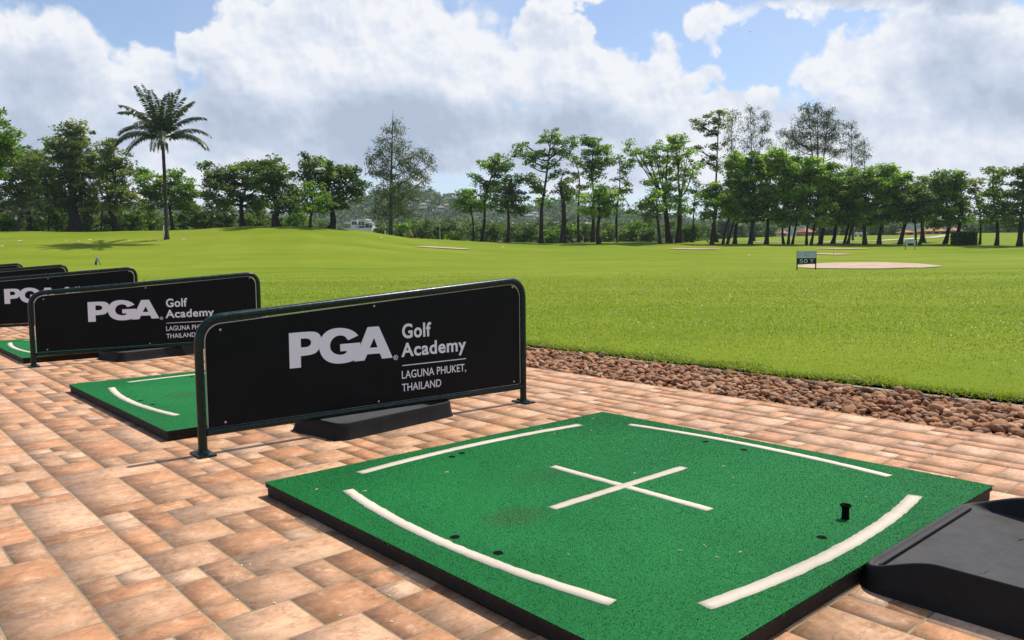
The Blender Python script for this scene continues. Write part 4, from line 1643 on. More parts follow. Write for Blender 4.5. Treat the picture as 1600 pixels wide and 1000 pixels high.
T('broadleaf_tree', 381, 84, [(320, 258, 10, 9), (328, 276, 18, 12), (346, 272, 17, 12), (362, 272, 20, 13), (388, 262, 22, 12), (408, 262, 20, 12), (345, 294, 28, 14), (378, 288, 30, 16), (406, 290, 20, 16), (330, 306, 18, 10), (366, 310, 26, 10), (342, 318, 22, 9), (398, 314, 26, 12), (410, 322, 18, 8)], 'dark',
  'wide spreading dark tree right of the palm', trunk_r=0.30, leaf_size=0.25, limb_r=0.14)
T('broadleaf_tree', 435, 80, [(422, 258, 22, 12), (438, 272, 24, 15), (416, 284, 24, 16), (446, 292, 18, 16), (424, 306, 26, 14), (448, 314, 16, 10), (436, 324, 24, 9), (460, 302, 16, 12)], 'dark',
  'rounded dark tree with a thick trunk, on the mound beside the spreading tree', trunk_r=0.42, leaf_size=0.25)
T('broadleaf_tree', 486, 78, [(488, 298, 18, 12), (502, 312, 22, 13), (476, 314, 18, 11), (490, 326, 24, 10)], 'green',
  'small bright low tree in front of the dense mound tree', trunk_r=0.15, leaf_size=0.24, fork=1.3)
T('broadleaf_tree', 517, 82, [(478, 244, 10, 5), (490, 258, 26, 12), (518, 264, 28, 13), (544, 268, 16, 12), (534, 282, 28, 16), (562, 286, 14, 11), (500, 282, 24, 15), (474, 272, 18, 12), (548, 302, 24, 14), (562, 302, 9, 12), (520, 306, 24, 13), (532, 320, 18, 9), (506, 326, 22, 9)], 'dark',
  'large dense dark tree at the right end of the mound', trunk_r=0.36, leaf_size=0.25, limb_r=0.15)


def build_casuarina(base_px, d, top, lobes_px, leaf, label, trunk_r=0.22, needle=0.55, per=7.0, k=26, group=None, bark_m=None, stems=None, start=0.28):
    """sparse feathery tree: straight leader, rising side branches, hanging needle sprays"""
    base = ground_at(base_px, d)
    root = empty('casuarina_tree', base)
    root['label'], root['category'] = label, 'tree'
    if group:
        root['group'] = group
    m_px = d / 1216
    bm = bmesh.new()
    tops = [top] + (stems or [])
    leaders = []
    for i, tpx in enumerate(tops):
        tp = at(tpx[0], tpx[1], d) - base
        b0 = np.array([0, 0, -0.2]) if i == 0 else leaders[0][3]
        path = limb_path(b0, tp, 0, 12, 0.12 if i else 0.05)
        r0 = trunk_r if i == 0 else trunk_r * 0.6
        tube(bm, path, [r0 * (1.25 if j == 0 and i == 0 else 1 - 0.93 * j / 11) for j in range(12)], 7)
        leaders.append(path)
    P, RN = [], []
    for (lx, ly, rx, ry) in lobes_px:
        c = at(lx, ly, d + rng.uniform(-1, 1) * rx * m_px) - base
        rxm, rzm = rx * m_px, ry * m_px
        ld = min(leaders, key=lambda L: abs(L[8][0] - c[0]))
        zc = c[2] - 0.5 * abs(c[0] - ld[6][0]) - 0.2
        zs = [p[2] for p in ld]
        st = np.array([np.interp(zc, zs, [p[q] for p in ld]) for q in range(3)])
        path = limb_path(st, c + np.array([0, 0, 0.3 * rzm]), -0.2, 6, 0.12)
        tube(bm, path, list(np.linspace(trunk_r * 0.30, 0.02, 6)), 5)
        ns = max(4, int(math.pi * rxm * rzm * per))
        q = rng.normal(0, 0.5, (ns, 3)) * np.array([rxm, rxm, rzm]) * 1.05
        for e in q[: ns // 2]:
            tube(bm, limb_path(path[4] if rng.random() < .6 else path[3], c + e, 0.05, 4, 0.06), [0.035, 0.025, 0.018, 0.008], 4)
        sc = c + q
        o = rng.normal(0, 1, (ns, k, 3)) * np.array([0.26, 0.26, 0.20])
        P.append((sc[:, None] + o).reshape(-1, 3))
        RN.append(np.clip(rng.normal(0.5, 0.14, ns)[:, None] + rng.normal(0, 0.12, (ns, k)), 0, 1).ravel())
    P = np.concatenate(P)
    n = len(P)
    t = rng.normal(0, 0.55, (n, 3))
    t[:, 2] -= 0.55
    t /= np.linalg.norm(t, axis=1)[:, None]
    w = np.cross(t, rng.normal(0, 1, (n, 3)))
    w /= np.linalg.norm(w, axis=1)[:, None] + 1e-9
    L = (needle * rng.uniform(0.5, 1.15, n))[:, None]
    V = np.stack([P, P + t * L * 0.5 + w * 0.036, P + t * L, P + t * L * 0.5 - w * 0.036], 1).reshape(-1, 3)
    bm_obj('trunk', bm, bark_m or BARK_G, root, smooth=True)
    leaf_obj('crown', V, LEAF[leaf], root, np.concatenate(RN))
    return root


build_casuarina(611, 90, (614, 172), [(617, 192, 6, 10), (624, 206, 9, 7), (606, 205, 7, 8), (600, 217, 10, 9), (615, 230, 17, 12), (628, 226, 9, 8), (592, 240, 14, 9), (578, 248, 8, 9), (598, 256, 14, 10), (630, 248, 18, 11),
                (652, 240, 12, 7), (668, 247, 11, 8), (674, 258, 6, 8), (642, 262, 20, 11), (604, 272, 20, 12), (586, 268, 10, 8), (654, 272, 14, 9), (664, 280, 8, 6), (628, 285, 26, 12), (602, 296, 22, 12), (632, 304, 22, 12), (612, 318, 30, 14), (600, 332, 18, 8), (632, 330, 16, 8)],
                'cas', 'tall feathery olive casuarina standing alone left of centre', trunk_r=0.24, per=6.2)

# ---- middle trees
T('broadleaf_tree', 738, 96, [(728, 304, 18, 11), (744, 312, 18, 12), (720, 318, 12, 9), (738, 324, 22, 10)], 'green', 'small thin-trunked tree at the left end of the middle trees', trunk_r=0.13, leaf_size=0.24)
T('broadleaf_tree', 752, 98, [(776, 250, 20, 10), (760, 260, 18, 10), (742, 276, 12, 6), (746, 284, 8, 5), (775, 270, 20, 10), (790, 258, 12, 12), (764, 284, 14, 7), (782, 288, 16, 10), (762, 300, 18, 10), (770, 312, 16, 8)], 'green',
  'open-crowned tree leaning right, second of the middle trees', trunk_r=0.19, leaf_size=0.24, per_m2=2.6)
T('broadleaf_tree', 793, 95, [(800, 280, 18, 10), (790, 300, 22, 12), (806, 312, 24, 13), (786, 322, 22, 12), (812, 330, 18, 8), (798, 296, 14, 8)], 'dark', 'dense dark low-crowned tree among the middle trees', trunk_r=0.22, leaf_size=0.24)
T('broadleaf_tree', 845, 94, [(820, 228, 12, 9), (812, 242, 14, 8), (834, 244, 14, 8), (862, 208, 12, 8), (856, 222, 16, 9), (874, 218, 12, 9), (892, 220, 11, 11), (848, 240, 18, 8), (870, 238, 18, 9), (888, 240, 10, 9), (828, 258, 10, 7), (856, 258, 16, 8), (826, 284, 18, 12), (838, 298, 16, 10), (850, 314, 16, 10), (862, 276, 10, 8)], 'green',
  'tall open tree with bare forked limbs, centre of the middle trees', trunk_r=0.28, leaf_size=0.24, per_m2=2.3, fork=4.2)
T('broadleaf_tree', 879, 93, [(880, 270, 10, 6), (882, 286, 16, 8), (894, 298, 12, 7), (872, 298, 10, 8), (884, 308, 14, 7)], 'dark', 'dark narrow tree with an ivy-thick trunk, right of the tall forked tree', trunk_r=0.34, leaf_size=0.24, per_m2=2.6, fork=5.0)
T('broadleaf_tree', 905, 100, [(898, 250, 10, 8), (908, 258, 12, 8), (904, 276, 14, 8), (912, 292, 14, 8), (902, 302, 12, 7)], 'olive', 'slim greyish tree between the ivy trunk and the bushy crown', trunk_r=0.16, leaf_size=0.24, per_m2=2.0)
T('broadleaf_tree', 926, 98, [(916, 220, 10, 7), (930, 222, 22, 9), (948, 230, 10, 8), (930, 238, 22, 10), (920, 252, 12, 8), (942, 254, 18, 10), (926, 262, 18, 8), (952, 248, 8, 8), (934, 276, 16, 8)], 'green', 'tall tree with a compact high crown above the bright bushy tree', trunk_r=0.24, leaf_size=0.24, fork=6.0)
T('broadleaf_tree', 936, 92, [(938, 298, 24, 9), (928, 308, 26, 11), (950, 310, 22, 11), (938, 322, 30, 11), (918, 332, 16, 8), (948, 334, 18, 7)], 'bright', 'bright green tree with a low mushroom-shaped crown', trunk_r=0.24, leaf_size=0.24, fork=3.0)
T('broadleaf_tree', 965, 95, [(968, 250, 10, 7), (982, 254, 9, 8), (974, 264, 14, 8), (964, 280, 10, 6), (980, 286, 8, 5), (968, 296, 14, 6), (976, 300, 10, 4), (964, 322, 12, 5), (984, 330, 10, 5)], 'green', 'thin tree with sparse tiered leaves beside the gap of open sky', trunk_r=0.15, leaf_size=0.24, per_m2=2.0, fork=6.0)
T('broadleaf_tree', 1053, 95, [(984, 230, 9, 8), (996, 240, 14, 8), (1012, 244, 12, 7), (1024, 228, 10, 9), (1056, 214, 14, 9), (1062, 226, 18, 9), (1044, 234, 20, 9), (1076, 236, 10, 9), (1030, 250, 20, 10), (1008, 254, 14, 7), (1060, 250, 22, 10), (1084, 262, 14, 9), (1040, 268, 26, 11), (1020, 282, 14, 8), (1072, 274, 16, 9), (1046, 290, 24, 14), (1050, 312, 24, 13), (1062, 330, 16, 9)], 'bright',
  'widest and tallest of the middle trees, right of the sky gap', trunk_r=0.34, leaf_size=0.24, stems=2, per_m2=2.7)
T('broadleaf_tree', 1031, 91, [(1012, 312, 16, 8), (1024, 304, 14, 9), (1008, 324, 18, 8), (1030, 324, 20, 11), (1016, 338, 16, 7)], 'green', 'low bushy tree at the foot of the widest middle tree', trunk_r=0.2, leaf_size=0.24)
T('broadleaf_tree', 1082, 100, [(1082, 298, 12, 8), (1092, 286, 8, 7), (1088, 318, 8, 8), (1078, 330, 10, 6), (1094, 306, 8, 6)], 'olive', 'sparse thin tree between the widest tree and the right row', trunk_r=0.12, leaf_size=0.24, per_m2=2.0)

# ---- tall sparse trees rising behind the right row
T('broadleaf_tree', 1120, 104, [(1086, 190, 11, 6), (1098, 198, 12, 7), (1124, 176, 14, 7), (1112, 186, 12, 8), (1128, 192, 12, 9), (1116, 208, 12, 9), (1092, 232, 10, 5), (1120, 228, 12, 9), (1114, 246, 12, 9), (1102, 254, 8, 5), (1122, 264, 12, 9)], 'olive',
  'tall ragged dark tree, leftmost of the tall sparse trees', trunk_r=0.24, leaf_size=0.24, per_m2=2.2, top_px=(1124, 172), fork=5.0)
build_casuarina(1137, 108, (1144, 170), [(1140, 180, 10, 10), (1150, 184, 7, 10), (1144, 200, 12, 10), (1152, 212, 7, 9), (1136, 216, 9, 9), (1142, 232, 10, 10), (1138, 250, 9, 10), (1144, 266, 8, 8)], 'grey',
                'thin pale grey feathery tree beside the ragged dark tree', trunk_r=0.16, per=5.0, k=14)
build_casuarina(1178, 110, (1172, 163), [(1170, 174, 8, 10), (1178, 190, 9, 9), (1168, 196, 8, 9), (1174, 212, 12, 10), (1166, 228, 10, 9), (1194, 180, 8, 10), (1200, 196, 7, 10), (1192, 204, 9, 10), (1188, 222, 12, 10), (1202, 220, 7, 9)], 'grey',
                'twin-topped grey feathery tree rising above the right row', trunk_r=0.18, per=5.5, k=15, stems=[(1197, 172)])
build_casuarina(1282, 112, (1278, 164), [(1262, 172, 10, 9), (1276, 172, 10, 9), (1292, 176, 10, 10), (1256, 188, 11, 9), (1272, 190, 13, 10), (1290, 194, 13, 10), (1304, 198, 9, 10), (1246, 204, 10, 9), (1262, 208, 14, 10), (1282, 212, 14, 10), (1300, 214, 12, 10), (1232, 212, 9, 8), (1222, 208, 7, 7), (1250, 224, 14, 9), (1272, 230, 16, 10), (1296, 232, 14, 9), (1236, 226, 10, 7), (1308, 240, 10, 9)], 'grey',
                'broadest grey feathery tree, above the middle of the right row', trunk_r=0.28, per=8.0, k=20, stems=[(1262, 166), (1296, 172)])
build_casuarina(1332, 112, (1330, 186), [(1322, 194, 6, 8), (1332, 196, 6, 9), (1326, 210, 9, 9), (1338, 214, 8, 9), (1324, 228, 10, 9), (1340, 230, 8, 9), (1332, 244, 10, 9)], 'grey',
                'narrow grey feathery tree right of the broadest feathery one', trunk_r=0.15, per=6.0, k=15)
build_casuarina(1348, 114, (1350, 212), [(1350, 222, 6, 7), (1356, 228, 5, 6), (1346, 236, 8, 8), (1354, 244, 8, 7), (1346, 254, 9, 8)], 'grey',
                'shortest grey feathery tree, rightmost above the right row', trunk_r=0.12, per=6.0, k=15)

# ---- the row of leafy trees on the right
ROW = [  # base x, depth, crown centre x, top y, half width, leaf, stems, label
    (1112, 92, 1120, 285, 28, 'green', 1, 'low-branched leafy tree at the left end of the right row'),
    (1132, 93, 1150, 236, 20, 'bright', 2, 'light green leafy tree with a high crown, second in the right row'),
    (1148, 94, 1160, 286, 26, 'green', 1, 'leafy tree with a low lit bough, third in the right row'),
    (1172, 93, 1182, 238, 24, 'green', 1, 'leafy tree beneath the twin-topped feathery tree'),
    (1197, 94, 1212, 230, 28, 'bright', 1, 'full leafy tree left of the trio of thin trunks'),
    (1231, 95, 1240, 240, 26, 'green', 3, 'leafy tree on three close thin trunks behind the 50 Y sign'),
    (1263, 93, 1268, 246, 27, 'bright', 2, 'leafy tree on two trunks just right of the 50 Y sign'),
    (1280, 94, 1296, 252, 25, 'green', 1, 'leafy tree below the right flank of the broadest feathery tree'),
    (1300, 96, 1318, 282, 22, 'dark', 1, 'dark low leafy tree left of the golf cart'),
    (1321, 95, 1330, 262, 24, 'green', 2, 'leafy tree on twin thin trunks left of the golf cart'),
    (1351, 92, 1356, 262, 26, 'green', 1, 'leafy tree whose trunk half hides the golf cart'),
    (1373, 93, 1386, 257, 27, 'bright', 1, 'rounded leafy tree right of the golf cart'),
    (1405, 92, 1408, 268, 22, 'green', 1, 'leafy tree with a leaning trunk left of the far sign'),
    (1432, 91, 1428, 288, 28, 'dark', 2, 'dense dark leafy tree directly behind the far sign'),
    (1443, 98, 1444, 275, 22, 'green', 1, 'leafy tree in front of the long orange roof'),
    (1475, 92, 1470, 266, 18, 'green', 1, 'leafy tree with a straight bare trunk right of the orange roof'),
    (1493, 90, 1494, 264, 19, 'green', 1, 'leafy tree standing over the clipped dark hedge'),
]
for bx, d, cx, ty, hw, leaf, stems, lab in ROW:
    hw *= 1.1
    lobes = [(cx, ty + 10, hw * 0.62, 10), (cx - hw * 0.5, ty + 22, hw * 0.55, 10), (cx + hw * 0.5, ty + 24, hw * 0.55, 10), (cx + rng.uniform(-4, 4), ty + 32, hw * 0.8, 11)]
    y = ty + 44
    while y < 346:
        s = rng.choice([-1, 1])
        lobes.append((cx + s * hw * rng.uniform(0.25, 0.6), y, hw * rng.uniform(0.5, 0.75), rng.uniform(8, 12)))
        lobes.append((cx - s * hw * rng.uniform(0.2, 0.6), y + 6, hw * rng.uniform(0.45, 0.7), rng.uniform(8, 11)))
        y += 17
    T('broadleaf_tree', bx, d, lobes, leaf, lab, trunk_r=0.24 if stems == 1 else 0.15, leaf_size=0.25, per_m2=3.9, stems=stems, group='leafy trees of the right row',
      fork=(3.2 if ty < 280 else 2.4), lean=rng.uniform(-.3, .8))
T('broadleaf_tree', 1530, 88, [(1524, 282, 10, 7), (1530, 294, 12, 9), (1518, 298, 10, 8), (1526, 312, 14, 9), (1534, 326, 14, 8), (1522, 334, 12, 7)], 'olive', 'thin sparse tree right of the clipped dark hedge', trunk_r=0.12, leaf_size=0.24, per_m2=2.2, fork=3.5)
T('broadleaf_tree', 1556, 85, [(1552, 268, 13, 7), (1562, 276, 12, 8), (1556, 290, 14, 8), (1548, 304, 14, 10), (1566, 306, 16, 11), (1552, 324, 20, 12), (1568, 338, 18, 10), (1546, 342, 16, 9)], 'green', 'layered leafy tree second from the right photo edge', trunk_r=0.2, leaf_size=0.24)
T('broadleaf_tree', 1592, 82, [(1582, 270, 16, 8), (1600, 266, 16, 9), (1590, 284, 16, 9), (1610, 290, 22, 14), (1592, 306, 22, 14), (1582, 328, 22, 14), (1608, 326, 22, 14), (1590, 346, 24, 11)], 'dark', 'dense dark tree cut by the right photo edge', trunk_r=0.28, leaf_size=0.25)


# ---- clipped hedge
def build_hedge():
    p = ground_at(1505, 88)
    root = empty('hedge', p)
    root['label'], root['category'] = 'clipped box-shaped dark hedge below the right trees', 'hedge'
    m = 88 / 1216
    w, h = 30 * m, 20 * m
    n = 5200
    q = rng.uniform(-1, 1, (n, 3))
    ax = rng.integers(0, 3, n)
    q[np.arange(n), ax] = np.sign(q[np.arange(n), ax]) * rng.uniform(0.86, 1.02, n)
    P = q * np.array([w / 2, 0.8, h / 2]) + np.array([0, 0, h / 2])
    leaf_obj('foliage', cards(P, 0.17), LEAF['dark'], root)
    bm = bmesh.new()
    for x in np.linspace(-w / 2.6, w / 2.6, 5):
        tube(bm, [(x, 0, -0.1), (x, 0, h * 0.8)], [0.06, 0.03], 6)
    box(bm, (0, 0, h * 0.5), (w * 0.86, 1.3, h * 0.86), 0.1)
    bm_obj('branch_core', bm, BARK, root)


build_hedge()

# ---- understory shrubs (things of their own)
SHRUB = [
    (8, 84, 320, 34, 'green', 'low green shrub at the left photo edge under the trees'),
    (62, 96, 318, 24, 'far', 'shrub between the two left olive trees'),
    (150, 96, 328, 26, 'far', 'shrub right of the tallest left tree trunk'),
    (212, 94, 318, 26, 'green', 'leafy shrub left of the palm trunk'),
    (240, 97, 326, 22, 'dark', 'dark shrub touching the palm trunk from behind'),
    (318, 95, 322, 26, 'far', 'pale shrub right of the palm under open sky'),
    (405, 92, 328, 24, 'dark', 'dark shrub between the spreading and the thick-trunked tree'),
    (462, 90, 326, 24, 'green', 'green shrub on the mound right of the thick trunk'),
    (20, 92, 306, 34, 'olive', 'tall olive shrub filling the gap by the left photo edge'),
    (92, 94, 308, 30, 'green', 'tall green shrub just left of the tallest left tree trunk'),
    (140, 92, 314, 26, 'olive', 'olive shrub between the thickest and the leaning left trunks'),
    (178, 95, 312, 26, 'dark', 'dark shrub at the foot of the leaning left trunk'),
    (292, 96, 314, 28, 'green', 'green shrub under the small round tree right of the palm'),
    (352, 94, 312, 28, 'dark', 'dark shrub left of the spreading tree trunk'),
    (398, 95, 310, 26, 'olive', 'olive shrub just right of the spreading tree trunk'),
    (460, 94, 312, 26, 'dark', 'dark shrub behind the small bright low tree'),
    (599, 100, 345, 13, 'far', 'shrub left of the casuarina trunk'),
    (628, 98, 346, 18, 'green', 'leafy shrub right of the casuarina trunk'),
    (660, 101, 344, 24, 'far', 'shrub behind the orange-shirted person'),
    (700, 101, 342, 26, 'far', 'shrub right of the golf flag'),
    (711, 97, 360, 17, 'bright', 'bright round shrub between flag and first middle tree'),
    (768, 104, 344, 24, 'far', 'shrub between the open-crowned and the dense middle tree'),
    (822, 104, 344, 24, 'far', 'shrub left of the tall forked tree trunk'),
    (862, 104, 348, 20, 'green', 'green shrub above the pale pink wall'),
    (895, 106, 346, 22, 'green', 'green shrub behind the white box with a red lid'),
    (915, 104, 350, 16, 'far', 'shrub left of the bright mushroom-crowned tree trunk'),
    (952, 103, 350, 20, 'dark', 'dark shrub below the bright mushroom crown'),
    (988, 104, 340, 26, 'green', 'broad green shrub beneath the gap of open sky'),
    (1012, 102, 352, 20, 'far', 'shrub left of the low bushy tree'),
    (1075, 103, 346, 24, 'green', 'shrub right of the widest middle tree trunks'),
]
for px, d, ty, hw, leaf, lab in SHRUB:
    p = ground_at(px, d)
    root = empty('shrub', p)
    root['label'], root['category'], root['group'] = lab, 'shrub', 'shrubs under the trees'
    m = d / 1216
    hgt = max(1.0, at(px, ty, d)[2] - p[2])
    lobes = [((rng.uniform(-.6, .6) * hw * m, rng.uniform(-.5, .5), hgt * rng.uniform(0.25, 0.78)), hw * m * rng.uniform(0.4, 0.7), 1.0, hgt * rng.uniform(0.2, 0.33)) for _ in range(7)]
    lobes.append(((0, 0, hgt * 0.2), hw * m * 0.9, 1.0, hgt * 0.25))
    pts, rn = lobes_to_points(lobes, 3.2, 0.5, 26)
    leaf_obj('foliage', cards(pts, 0.27), LEAF[leaf], root, rn)
    bm = bmesh.new()
    for _ in range(7):
        a = rng.normal(0, 0.3 * hw * m)
        tube(bm, limb_path((a * 0.3, 0, -0.1), (a, rng.normal(0, .3), hgt * 0.75), 0, 5, 0.08), [0.05, 0.04, 0.03, 0.02, 0.01], 5)
    bm_obj('stem', bm, BARK, root)

# ---- low young palms in the left understory
for px, d, cy, L, lab in [(30, 82, 338, 2.2, 'low young palm at the far left under the trees'), (78, 90, 322, 2.6, 'low young palm left of the tallest left trunk'),
                          (160, 90, 322, 2.7, 'low young palm right of the tallest left trunk'), (332, 90, 332, 2.2, 'low young palm right of the tall palm'), (880, 108, 352, 2.0, 'low young palm behind the middle trunks')]:
    build_palm('palm_shrub', px, d, px, cy, 11, L, lab, trunk_r=0.13, leaf_len=0.55, group='young palms in the understory', nl=26,
               fr_spec=[(2.4 * i, 1.15 - 0.085 * i, 1.2) for i in range(12)])


# ---- far woodland: one mass nobody could count
def build_woodland():
    lobes = []
    for px in np.arange(-160, 1110, 7.5):
        for _ in range(3):
            d = rng.uniform(128, 210)
            x = px + rng.uniform(-5, 5)
            g = ground_at(x, d)
            ty = np.interp(x, [-100, 0, 60, 200, 330, 480, 560, 600, 690, 760, 850, 960, 1000, 1100], [318, 326, 336, 336, 336, 338, 352, 340, 338, 344, 344, 346, 340, 352]) + rng.uniform(0, 16)
            if 526 < x < 594:
                continue
            top = at(x, ty, d)[2]
            z = rng.uniform(0.2, 0.85) * (top - g[2])
            r = rng.uniform(0.9, 1.9)
            lobes.append(((g[0], d, g[2] + z), r * 1.1, r, r * 0.8))
            lobes.append(((g[0], d, top - 0.7), r, r, 0.7))
    for px in np.arange(1110, 1720, 8):
        if 1400 < px < 1500 or 1210 < px < 1270:
            continue
        d = rng.uniform(185, 215)
        g = ground_at(px, d)
        top = at(px, 338 + rng.uniform(0, 16), d)[2]
        for zf in (0.25, 0.6, 0.95):
            r = rng.uniform(1.2, 2.2)
            lobes.append(((g[0], d, g[2] + zf * (top - g[2]) - 0.5), r * 1.2, r, r))
    pts, rn = lobes_to_points(lobes, 1.7, 0.8, 20)
    o = leaf_obj('woodland', cards(pts, 0.5), LEAF['far'], None, rn)
    tag(o, 'mass of far woodland seen between the tree trunks', 'woodland', kind='stuff')


build_woodland()


# ------------------------------------------------------------------ distant hills
def build_hills():
    m, nt, out = new_mat("wooded_hill")
    geo = nt.new('ShaderNodeNewGeometry')
    n1 = nt.noise(geo.outputs['Position'], 0.12, 5, 0.65)
    n2 = nt.noise(geo.outputs['Position'], 0.02, 3, 0.5)
    c = nt.ramp(n1, [(0.3, (0.018, 0.034, 0.014)), (0.5, (0.040, 0.062, 0.022)), (0.7, (0.075, 0.095, 0.035))])
    c = nt.mix(nt.maprange(n2, 0.5, 0.7, 0, 0.5), c, (0.075, 0.075, 0.035))
    pbsdf(nt, out, c, 0.9, 0.1, bump=n1, bump_s=1.0, bump_d=6.0)

    def hill(name, d, pxs, ys, seed, depth=160):
        r = np.random.default_rng(seed)
        xs = np.linspace(pxs[0], pxs[-1], 420)
        base = np.interp(xs, pxs, ys)
        rows = []
        K = 26
        ph = r.uniform(0, 6.28, 12)
        for k in range(K):
            t = k / (K - 1)
            dd = d - depth * (1 - t)
            y = 392 + (base - 392) * (smooth01(np.array(t * 1.0)) * 0.9 + 0.1 * t)
            P = np.array([at(px, py, dd) for px, py in zip(xs, y)])
            bump = sum(np.sin(xs * f + ph[i] + k * (1.1 + .7 * i)) * a for i, (f, a) in enumerate(((0.9, 1.1), (0.43, 1.6), (0.21, 1.8), (1.7, .8), (0.11, 1.5))))
            P[:, 2] += bump * 0.55 * t - 2.0 * (1 - t)
            rows.append(P)
        P = rows[-1].copy()
        P[:, 1] += 120
        P[:, 2] -= 60
        rows.append(P)
        V = np.concatenate(rows)
        n = len(xs)
        k = np.arange(len(rows) - 1)[:, None] * n
        j = np.arange(n - 1)[None, :]
        Fq = np.stack([k + j, k + j + 1, k + n + j + 1, k + n + j], -1).reshape(-1, 4)
        o = mesh_np(name, V, [Fq], m, smooth=True)
        tag(o, kind='structure')
        # trees covering the slope
        cnt = 5200
        kk, jj = r.integers(4, K, cnt), r.integers(0, n, cnt)
        C_ = V[kk * n + jj] + r.normal(0, 1.2, (cnt, 3))
        o_ = r.normal(0, 1, (cnt, 9, 3))
        o_ /= np.linalg.norm(o_, axis=2)[..., None]
        sz = r.uniform(1.6, 3.6, cnt)[:, None, None]
        pts = (C_[:, None] + o_ * sz * np.array([1, 1, 0.75]) + np.array([0, 0, 1.2])).reshape(-1, 3)
        tone = np.clip(r.normal(0.48, 0.17, cnt), 0, 1)
        rn = np.clip(np.repeat(tone, 9) + r.normal(0, 0.08, cnt * 9), 0, 1)
        w = leaf_obj('hill_trees', cards(pts, 2.6, r=r), LEAF['far'], None, rn)
        tag(w, 'trees covering the far hillside' if seed == 3 else 'trees covering the low ridge', 'woodland', kind='stuff')
    hill('hill', 640, [470, 540, 585, 615, 640, 665, 680, 700, 720, 745, 775, 805, 830, 855, 885, 905, 940, 980, 1030, 1090, 1160],
         [350, 322, 306, 302, 299, 300, 306, 311, 316, 326, 330, 331, 328, 322, 317, 325, 334, 336, 340, 348, 362], 3)
    hill('ridge', 900, [-260, -100, 10, 60, 110, 180, 240, 300, 360, 440, 520, 600], [330, 322, 316, 318, 324, 322, 326, 332, 336, 338, 340, 350], 4)
    hill('ridge', 1100, [940, 1010, 1100, 1200, 1320, 1440, 1560, 1700, 1850], [345, 344, 346, 348, 350, 348, 344, 340, 336], 5)


build_hills()

# ------------------------------------------------------------------ buildings
def flat_mat(name, c0, c1, rough=0.8, scale=0.6):
    m, nt, out = new_mat(name)
    geo = nt.new('ShaderNodeNewGeometry')
    pbsdf(nt, out, nt.ramp(nt.noise(geo.outputs['Position'], scale, 4, 0.6), [(0.3, c0), (0.7, c1)]), rough, 0.3)
    return m


M_white = flat_mat("white_render", (0.62, 0.60, 0.56), (0.76, 0.74, 0.70))
M_grey = flat_mat("grey_render", (0.34, 0.33, 0.31), (0.46, 0.44, 0.41))
M_pinkw = flat_mat("pink_render", (0.42, 0.26, 0.19), (0.52, 0.34, 0.26))
M_glass = flat_mat("window_dark", (0.02, 0.025, 0.03), (0.05, 0.06, 0.07), 0.15)
M_roof_o = flat_mat("orange_tiles", (0.30, 0.115, 0.05), (0.44, 0.19, 0.085), 0.75, 1.5)
M_roof_g = flat_mat("grey_tiles", (0.26, 0.23, 0.21), (0.40, 0.36, 0.33), 0.75, 1.5)
M_roof_p = flat_mat("pink_tiles", (0.26, 0.17, 0.14), (0.34, 0.23, 0.19), 0.75, 1.5)


def hip_roof(bm, w, dp, z, h, over):
    a, b = w / 2 + over, dp / 2 + over
    r = max(0.1, a - b * 0.9)
    lo = [bm.verts.new(p) for p in ((-a, -b, z), (a, -b, z), (a, b, z), (-a, b, z))]
    hi = [bm.verts.new(p) for p in ((-r, 0, z + h), (r, 0, z + h))]
    bm.faces.new((lo[0], lo[1], hi[1], hi[0]))
    bm.faces.new((lo[2], lo[3], hi[0], hi[1]))
    bm.faces.new((lo[1], lo[2], hi[1]))
    bm.faces.new((lo[3], lo[0], hi[0]))
    bm.faces.new(lo[::-1])


def house(name, loc, w, dp, h, rz, wall, roof, label, roof_h=2.0, nwin=3, cat='house', group=None, over=0.5, ext=3.0):
    root = empty(name, loc, rz)
    root['label'], root['category'] = label, cat
    if group:
        root['group'] = group
    bm = bmesh.new()
    box(bm, (0, 0, (h - ext) / 2), (w, dp, h + ext))
    bm_obj('wall', bm, wall, root)
    bm = bmesh.new()
    hip_roof(bm, w, dp, h + 0.02, roof_h, over)
    bm_obj('roof', bm, roof, root)
    for i in range(nwin):
        bm = bmesh.new()
        x = (i + 0.5) / nwin * w - w / 2
        box(bm, (x, -dp / 2 - 0.01, h * 0.55), (w / nwin * 0.55, 0.08, h * 0.45))
        bm_obj('window', bm, M_glass, root)
    return root


